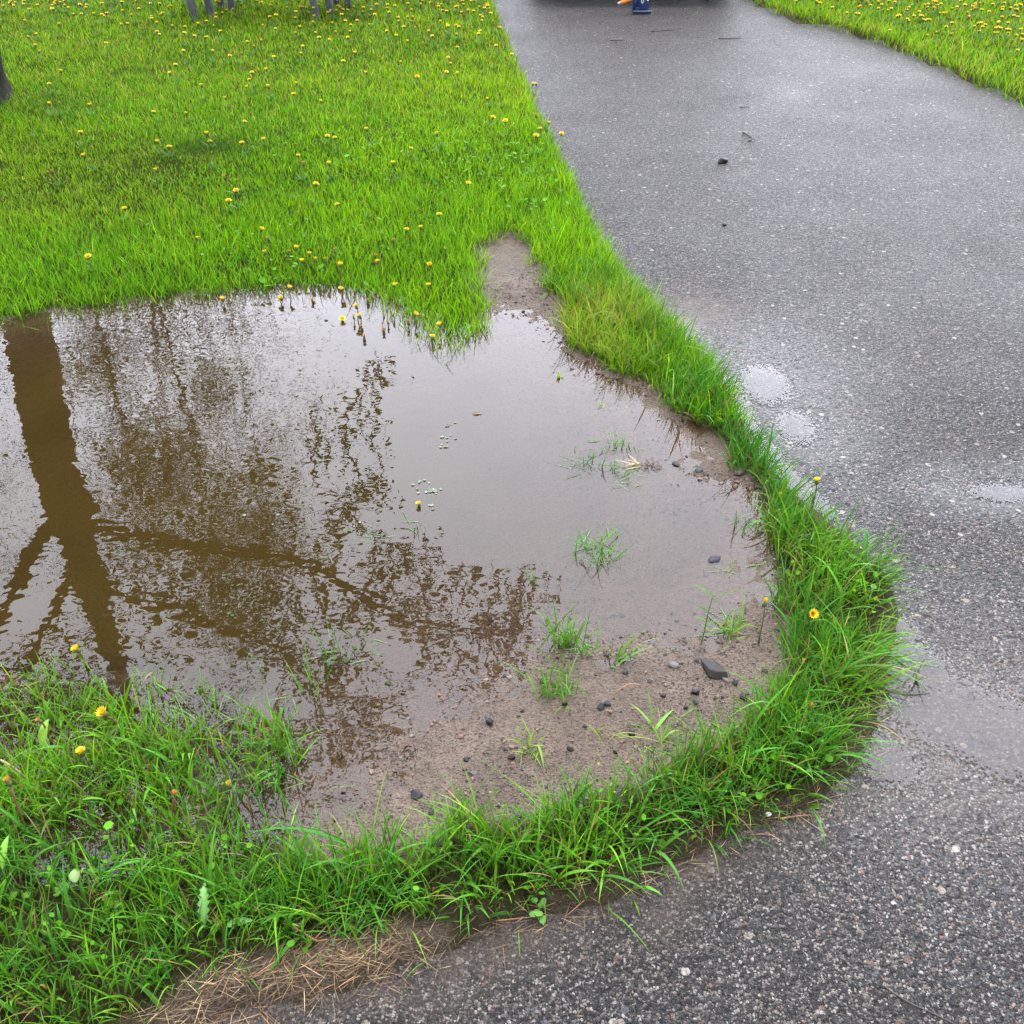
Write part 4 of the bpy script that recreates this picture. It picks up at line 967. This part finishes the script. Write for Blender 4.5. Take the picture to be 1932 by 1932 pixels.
L1 = limb(bm, [(150, 985), (230, 1008), (300, 1021), (365, 1033), (484, 1041), (550, 1060), (623, 1088), (684, 1123), (723, 1149), (770, 1172), (808, 1184), (847, 1191), (904, 1194), (978, 1186)], .048, .011, -.6)
L2 = limb(bm, [(190, 1110), (280, 1135), (339, 1149), (452, 1200), (516, 1220), (565, 1259), (620, 1310), (690, 1350), (760, 1385)], .042, .011, -.5)
twigs = [[(575, 1066), (620, 1010), (668, 950), (690, 925), (655, 850), (652, 800), (672, 745), (700, 715), (716, 690)], [(660, 960), (700, 930), (722, 880), (700, 830), (726, 790)], [(668, 950), (610, 930), (590, 870), (600, 820), (585, 780)],
         [(808, 1184), (800, 1130), (812, 1085), (800, 1055), (835, 1040)], [(805, 1110), (770, 1080), (765, 1050), (775, 1035)], [(808, 1130), (850, 1120), (880, 1095), (870, 1070)], [(800, 1150), (750, 1120), (738, 1080), (745, 1060)],
         [(978, 1186), (969, 1150), (975, 1120), (990, 1098), (1030, 1090)], [(969, 1150), (1010, 1140), (1040, 1130)], [(940, 1192), (925, 1150), (940, 1110), (935, 1095)], [(684, 1123), (700, 1080), (715, 1050), (700, 1010)], [(623, 1088), (640, 1040), (625, 1000), (640, 970)],
         [(550, 1060), (560, 1000), (540, 950), (560, 900)], [(484, 1041), (500, 980), (480, 930), (500, 880)], [(690, 1125), (670, 1165), (640, 1180)], [(770, 1172), (800, 1230), (770, 1290)], [(847, 1191), (870, 1250), (830, 1330)], [(904, 1194), (940, 1240), (920, 1320), (880, 1370)],
         [(516, 1220), (560, 1170), (600, 1150)], [(452, 1200), (480, 1150), (530, 1110)], [(620, 1310), (640, 1260), (690, 1240)], [(690, 1350), (730, 1320), (780, 1300)], [(365, 1033), (380, 1080), (420, 1110)], [(978, 1186), (960, 1240), (990, 1280)]]
for i, tw in enumerate(twigs):
    S = limb(bm, tw, .011, .004, rng.normal(-.5, .25), 5, 4)
    for p in S:
        for _ in range(2):
            q = p + rng.normal(0, .06, 3)
            tube(bm, [p, (p + q) / 2 + rng.normal(0, .015, 3), q], [.004, .003, .002], 4)
        if rng.random() < .62:
            m = rng.integers(3, 11); LF.append(p + rng.normal(0, .055, 3) + rng.normal(0, .045, (m, 3)))
for L in (L1, L2):
    for p in L[len(L) // 4:]:
        for _ in range(2): 
            q = p + rng.normal(0, .16, 3); tube(bm, [p, (p + q) / 2 + rng.normal(0, .03, 3), q], [.006, .004, .002], 4)
            m = rng.integers(3, 10); LF.append(q + rng.normal(0, .06, (m, 3)))
# upper crown above the fork
tips = []
for i, (u, v, az) in enumerate([(225, 1400, .3), (230, 1560, 1.5), (240, 1330, 2.6), (235, 1480, 4.0), (205, 1200, 5.2), (-60, 1260, 2.9), (-140, 1380, 3.5), (228, 1560, 0.0), (150, 1040, 4.6)]):
    p = rel(MIR(u, v, TD + (.3 if u > 100 else -.25))); grow(bm, p, (math.cos(az), math.sin(az), .55), 2.0, .045, 1, tips, i + 3)
for p, d in tips:
    if rng.random() < .75: m = rng.integers(4, 12); LF.append(np.array(p) + rng.normal(0, .13, (m, 3)))
for (u, v, s, m) in [(240, 1075, .22, 190), (330, 1090, .25, 260), (330, 960, .16, 90), (400, 1080, .22, 170), (300, 1180, .3, 260), (440, 1130, .2, 150), (560, 1130, .18, 120), (230, 900, .14, 70), (420, 950, .12, 50), (480, 900, .1, 30), (650, 1380, .2, 200), (720, 1420, .18, 150), (880, 1260, .16, 130), (600, 1230, .16, 90), (950, 1220, .12, 90), (500, 1180, .2, 150)]:
    LF.append(rel(MIR(u, v, TD - .3)) + rng.normal(0, s, (m, 3)))
link_mesh('limbs', bm_mesh('limbs', bm, True), M['bark'], tr)
leaves('crown', np.concatenate(LF), .052, (.07, .13, .022), tr)

# trees behind the lawn: only their mirror images show in the puddle
def far_tree(u, D, zc0, zc1, rad, nleaf, label, col, tr_r, sparse=1.0, lean=0.0, seed=1, size=.09):
    c = MIR(u, 800, D); t = tag(empty('tree', (c[0], D, 0)), label, 'tree', 'trees mirrored in the puddle')
    bm = bmesh.new(); S = smooth_path([(0, 0, -.2), (0, 0, .1), (.05, 0, zc0), (.0 + lean * .5, .1, (zc0 + zc1) / 2), (lean, 0, zc1 - .3)], 6)
    tube(bm, S, np.interp(np.linspace(0, 1, len(S)), [0, .15, 1], [tr_r * 1.6, tr_r, tr_r * .15]), 12, .25)
    rr = np.random.default_rng(seed); cl = []
    for i in range(26):
        f = rr.random(); z = lerp(zc0, zc1, f); az = rr.uniform(0, 6.28); ra = rad * math.sin(math.pi * min(.97, (.12 + .85 * f))) ** .7 * rr.uniform(.35, 1.0)
        q = np.array([lean * f + ra * math.cos(az), ra * math.sin(az), z]); p0 = S[min(len(S) - 1, int(len(S) * (.3 + .65 * f) * .92))]
        tube(bm, [p0, (p0 + q) / 2 + np.array([0, 0, .12]), q], [tr_r * .22, tr_r * .14, .006], 5, .2); cl.append(q)
        for _ in range(3):
            w = q + rr.normal(0, .35, 3); tube(bm, [q, w], [.007, .003], 4); cl.append(w)
    link_mesh('trunk', bm_mesh('trunk', bm, True), M['bark2'], t)
    cl = np.array(cl); k = rr.integers(0, len(cl), nleaf); P = cl[k] + rr.normal(0, .26 * sparse, (nleaf, 3))
    leaves('crown', P, size, col, t)
far_tree(232, 14.0, 3.2, 10.5, .6, 11000, 'slim leafy tree mirrored right of the big trunk in the puddle', (.06, .10, .02), .045, .85, .0, 3, .05)
far_tree(345, 13.0, 2.6, 11.5, .75, 19000, 'dense olive tree mirrored in the middle of the brown water', (.055, .095, .02), .05, .95, .1, 4, .05)
far_tree(470, 17.0, 4.5, 14.0, 1.7, 9500, 'sparse tall tree mirrored at the right end of the brown water', (.06, .11, .02), .025, 1.7, .0, 5, .045)
far_tree(150, 19.0, 4.0, 15.0, 2.1, 11500, 'broad pale tree mirrored just right of the big trunk', (.07, .11, .03), .025, 1.8, -.2, 6, .05)
far_tree(400, 21.0, 6.0, 17.0, 2.2, 12000, 'thin high tree mirrored behind the dense olive one', (.07, .11, .03), .03, 1.9, .3, 7, .05)
far_tree(-80, 17.0, 6.0, 13.0, 1.4, 5000, 'small tree mirrored left of the big trunk', (.06, .10, .02), .035, 1.3, .0, 8, .045)

# ------------------------------------------------------------------ bench at the top left
p0 = G(584, 36); 
be = [G(567 * .6457, 60 * .6457 + 11), G(931 * .6457, 53 * .6457 + 11)]
bx = (be[0] + be[1]) / 2; ang = math.atan2(be[1][1] - be[0][1], be[1][0] - be[0][0]); bw = np.linalg.norm(be[1] - be[0])
bench = tag(empty('wooden_bench', (bx[0], bx[1], .02), ang), 'weathered grey wooden bench standing in the dandelion lawn, only its legs in view', 'bench')
for sx in (-1, 1):
    for (dx, dy, tl) in ((0, 0, -.12), (.10, .11, -.10), (.155, .42, .06), (.245, .33, .08)):
        bm = bmesh.new(); box(bm, (0, 0, .20), (.046, .075, .47), Matrix.Rotation(tl, 3, 'Y'), .005)
        link_mesh('leg', bm_mesh('leg', bm), M['oldwood'], bench, (sx * bw / 2 + dx - (0 if sx < 0 else .03), dy, 0))
bm = bmesh.new()
for i in range(5): box(bm, (.12, -.04 + i * .115, .455), (bw + .5, .10, .028), None, .004)
link_mesh('seat', bm_mesh('seat', bm), M['oldwood'], bench)
bm = bmesh.new()
for i in range(4): box(bm, (.12, .50 + .03 * i, .58 + i * .12), (bw + .5, .024, .10), Matrix.Rotation(-.22, 3, 'X'), .004)
for sx in (-1, 1): box(bm, (.12 + sx * bw * .45, .56, .66), (.05, .04, .58), Matrix.Rotation(-.22, 3, 'X'), .004)
link_mesh('backrest', bm_mesh('backrest', bm), M['oldwood'], bench)

# ------------------------------------------------------------------ jack
jp = G(1211, 28); jk = tag(empty('bottle_jack', (jp[0], jp[1] + .05, .008), 0), 'navy blue bottle jack with orange handle grip standing under the vehicle', 'jack')
bm = bmesh.new(); box(bm, (0, 0, .012), (.135, .125, .024), None, .006); box(bm, (-.045, -.02, .03), (.04, .06, .03), None, .006); link_mesh('base', bm_mesh('base', bm), M['blue'], jk)
bm = bmesh.new(); lathe(bm, [(.050, .020), (.052, .03), (.052, .17), (.047, .185), (.030, .19)], 28); link_mesh('cylinder', bm_mesh('cylinder', bm, True), M['blue'], jk)
bm = bmesh.new(); lathe(bm, [(.019, .19), (.019, .24), (.024, .243), (.024, .26), (.020, .263)], 20); link_mesh('ram', bm_mesh('ram', bm, True), M['steel'], jk)
bm = bmesh.new(); lathe(bm, [(.016, .02), (.016, .09), (.012, .1)], 14, (-.055, -.035, 0)); link_mesh('pump', bm_mesh('pump', bm, True), M['blue'], jk)
bm = bmesh.new(); tube(bm, [(-.045, -.045, .110), (-.095, -.055, .100)], .012, 12); h_ = link_mesh('handle', bm_mesh('handle', bm, True), M['blue'], jk)
bm = bmesh.new(); tube(bm, [(-.085, -.053, .103), (-.10, -.056, .099), (-.17, -.07, .076)], [.013, .016, .014], 14); link_mesh('grip', bm_mesh('grip', bm, True), M['orange'], h_)
bm = bmesh.new(); tube(bm, [(-.168, -.070, .0765), (-.186, -.073, .071)], .0115, 12); link_mesh('handle_end', bm_mesh('handle_end', bm, True), M['steel'], h_)
def on_cyl(a0, a1, z0, z1, r, n=8):
    V = []; 
    for i in range(n + 1):
        a = a0 + (a1 - a0) * i / n
        V += [(r * math.cos(a), r * math.sin(a), z0), (r * math.cos(a), r * math.sin(a), z1)]
    return V, [(2 * i, 2 * i + 2, 2 * i + 3, 2 * i + 1) for i in range(n)]
V, q = on_cyl(-.95, -.35, .085, .165, .0526); me = bpy.data.meshes.new('label'); me.from_pydata(V, [], q); link_mesh('label', me, M['white'], jk)
bm = bmesh.new(); Vs = []
for z0 in (.075,):  # oval mark
    P = [( .0528 * math.cos(-1.62 + .14 * math.cos(t)), .0528 * math.sin(-1.62 + .14 * math.cos(t)), .095 + .024 * math.sin(t)) for t in np.linspace(0, 2 * math.pi, 20)]
    tube(bm, P, .0028, 5, 0, False)
for i, z in enumerate((.095, .115, .132)): tube(bm, [(.0528 * math.cos(a), .0528 * math.sin(a), z) for a in np.linspace(-1.3, -1.02, 5)], .002, 4)
link_mesh('printed_mark', bm_mesh('printed_mark', bm, True), M['white'], jk)
bm = bmesh.new(); box(bm, (0, -.064, .020), (.137, .004, .005)); link_mesh('base_edge', bm_mesh('base_edge', bm), M['steel'], jk)

# ------------------------------------------------------------------ vehicle over the jack
vx = G(1205, 10)[0]
car = tag(empty('parked_vehicle', (vx, jp[1] + .42, .01), 0), 'dark parked vehicle at the top of the driveway, its shaded underside over the blue jack', 'vehicle')
def extr(bm, prof, x0, x1):
    a = [bm.verts.new((x0, y, z)) for y, z in prof]; b = [bm.verts.new((x1, y, z)) for y, z in prof]
    n = len(prof)
    for i in range(n): bm.faces.new((a[i], a[(i + 1) % n], b[(i + 1) % n], b[i]))
    bm.faces.new(a[::-1]); bm.faces.new(b)
bm = bmesh.new()
prof = [(.0, .30), (.02, .62), (.10, .80), (.95, .93), (1.5, 1.30), (2.0, 1.42), (3.0, 1.42), (3.6, 1.10), (4.1, .98), (4.25, .85), (4.28, .32), (3.9, .24), (.35, .22)]
extr(bm, prof, -.86, .86); bmesh.ops.bevel(bm, geom=list(bm.edges), offset=.05, segments=3, affect='EDGES', profile=.6)
link_mesh('body', bm_mesh('body', bm, True), M['paint'], car)
bm = bmesh.new(); box(bm, (0, .0, .36), (1.70, .14, .17), None, .04); box(bm, (0, .04, .185), (1.5, .10, .17), None, .015); link_mesh('bumper', bm_mesh('bumper', bm, True), M['plastic'], car)
bm = bmesh.new(); box(bm, (0, 2.1, .19), (1.45, 3.6, .10), None, .02); tube(bm, [(-.3, .5, .2), (-.3, 3.9, .2)], .03, 10); link_mesh('underside', bm_mesh('underside', bm), M['plastic'], car)
for sx in (-1, 1):
    bm = bmesh.new(); box(bm, (sx * .62, .02, .66), (.34, .08, .13), None, .03); link_mesh('headlight', bm_mesh('headlight', bm, True), M['lamp'], car)
    bm = bmesh.new(); box(bm, (sx * .865, 2.35, 1.12), (.012, 1.5, .30), None, .005); link_mesh('window', bm_mesh('window', bm), M['glass'], car)
    for wy in (.88, 3.35):
        w = empty('wheel', (sx * .76, wy, .32)); w.parent = car
        for nm, prof_, mt in (('tyre', [(.20, -.10), (.29, -.105), (.32, -.08), (.32, .08), (.29, .105), (.20, .10)], 'rubber'), ('rim', [(.05, -.07), (.205, -.09), (.205, .09), (.05, .07)], 'alloy')):
            bm = bmesh.new(); lathe(bm, prof_, 28); o = link_mesh(nm, bm_mesh(nm, bm, True), M[mt], w); o.rotation_euler = (0, R(90), 0)
bm = bmesh.new(); box(bm, (0, 1.24, 1.12), (1.5, .02, .58), Matrix.Rotation(-.98, 3, 'X'), .006); link_mesh('windscreen', bm_mesh('windscreen', bm), M['glass'], car)
# low-hanging metal under the vehicle, seen at the frame top
bm = bmesh.new(); c0 = G(2062 * .6457, 8)[0] - vx; tube(bm, [(c0, .05, .25), (c0 + .01, .04, .08), (c0, .03, .02), (c0 + .03, .0, .006)], .009, 8); link_mesh('tow_hook', bm_mesh('tow_hook', bm, True), M['plastic'], car)

# ------------------------------------------------------------------ sky, sun, render
w = bpy.data.worlds.new('World'); scene.world = w; w.use_nodes = True
nt = w.node_tree; nt.nodes.clear()
SUN_EL, SUN_AZ = R(74), R(0)
sky = N(nt, 'ShaderNodeTexSky'); sky.sky_type = 'NISHITA'; sky.sun_disc = False; sky.sun_elevation = SUN_EL; sky.sun_rotation = SUN_AZ; sky.dust_density = 4; sky.air_density = 1.2
hs = N(nt, 'ShaderNodeHueSaturation'); hs.inputs['Saturation'].default_value = .12; nt.links.new(sky.outputs[0], hs.inputs['Color'])
tc = N(nt, 'ShaderNodeTexCoord'); nz = noise_t(nt, tc.outputs['Generated'], 2.2, 5, .55)
cl = ramp(nt, nz, [(.3, (.86, .88, .93)), (.7, (1.10, 1.09, 1.10))])
sepz = N(nt, 'ShaderNodeSeparateXYZ'); nt.links.new(tc.outputs['Generated'], sepz.inputs[0])
gr = ramp(nt, sepz.outputs['Z'], [(0, (4.4, 4.55, 4.9)), (.4, (5.2, 5.35, 5.75)), (1, (5.7, 5.8, 6.2))])
# glow added low in the sky ahead, brightening what the water mirrors
dp = N(nt, 'ShaderNodeVectorMath', operation='DOT_PRODUCT'); nt.links.new(tc.outputs['Generated'], dp.inputs[0]); dp.inputs[1].default_value = (.10, .86, .50)
glow = ramp(nt, dp.outputs['Value'], [(.30, g3(1.0)), (.93, (4.05, 4.1, 4.32))], 'EASE')
over = mixc(nt, 1.0, mixc(nt, 1.0, gr, glow, 'MULTIPLY'), cl, 'MULTIPLY')
mixed = mixc(nt, .85, hs.outputs[0], over)
bg = N(nt, 'ShaderNodeBackground'); nt.links.new(mixed, bg.inputs[0]); bg.inputs[1].default_value = .10
wo = N(nt, 'ShaderNodeOutputWorld'); nt.links.new(bg.outputs[0], wo.inputs[0])
sl = bpy.data.lights.new('sun', 'SUN'); sl.energy = .9; sl.angle = R(14); sl.color = (1, .97, .92)
so = bpy.data.objects.new('sun', sl); COL.objects.link(so)
dv = Vector((math.sin(SUN_AZ) * math.cos(SUN_EL), math.cos(SUN_AZ) * math.cos(SUN_EL), math.sin(SUN_EL)))
so.rotation_euler = dv.to_track_quat('Z', 'Y').to_euler(); so.location = dv * 40

scene.render.engine = 'CYCLES'
scene.view_settings.view_transform = 'Standard'; scene.view_settings.look = 'None'; scene.view_settings.gamma = 1; scene.view_settings.exposure = 2.0
scene.cycles.max_bounces = 4; scene.cycles.transparent_max_bounces = 8; scene.cycles.diffuse_bounces = 2; scene.cycles.glossy_bounces = 2
scene.cycles.caustics_reflective = False; scene.cycles.caustics_refractive = False
scene.render.resolution_x = 1024; scene.render.resolution_y = 1024
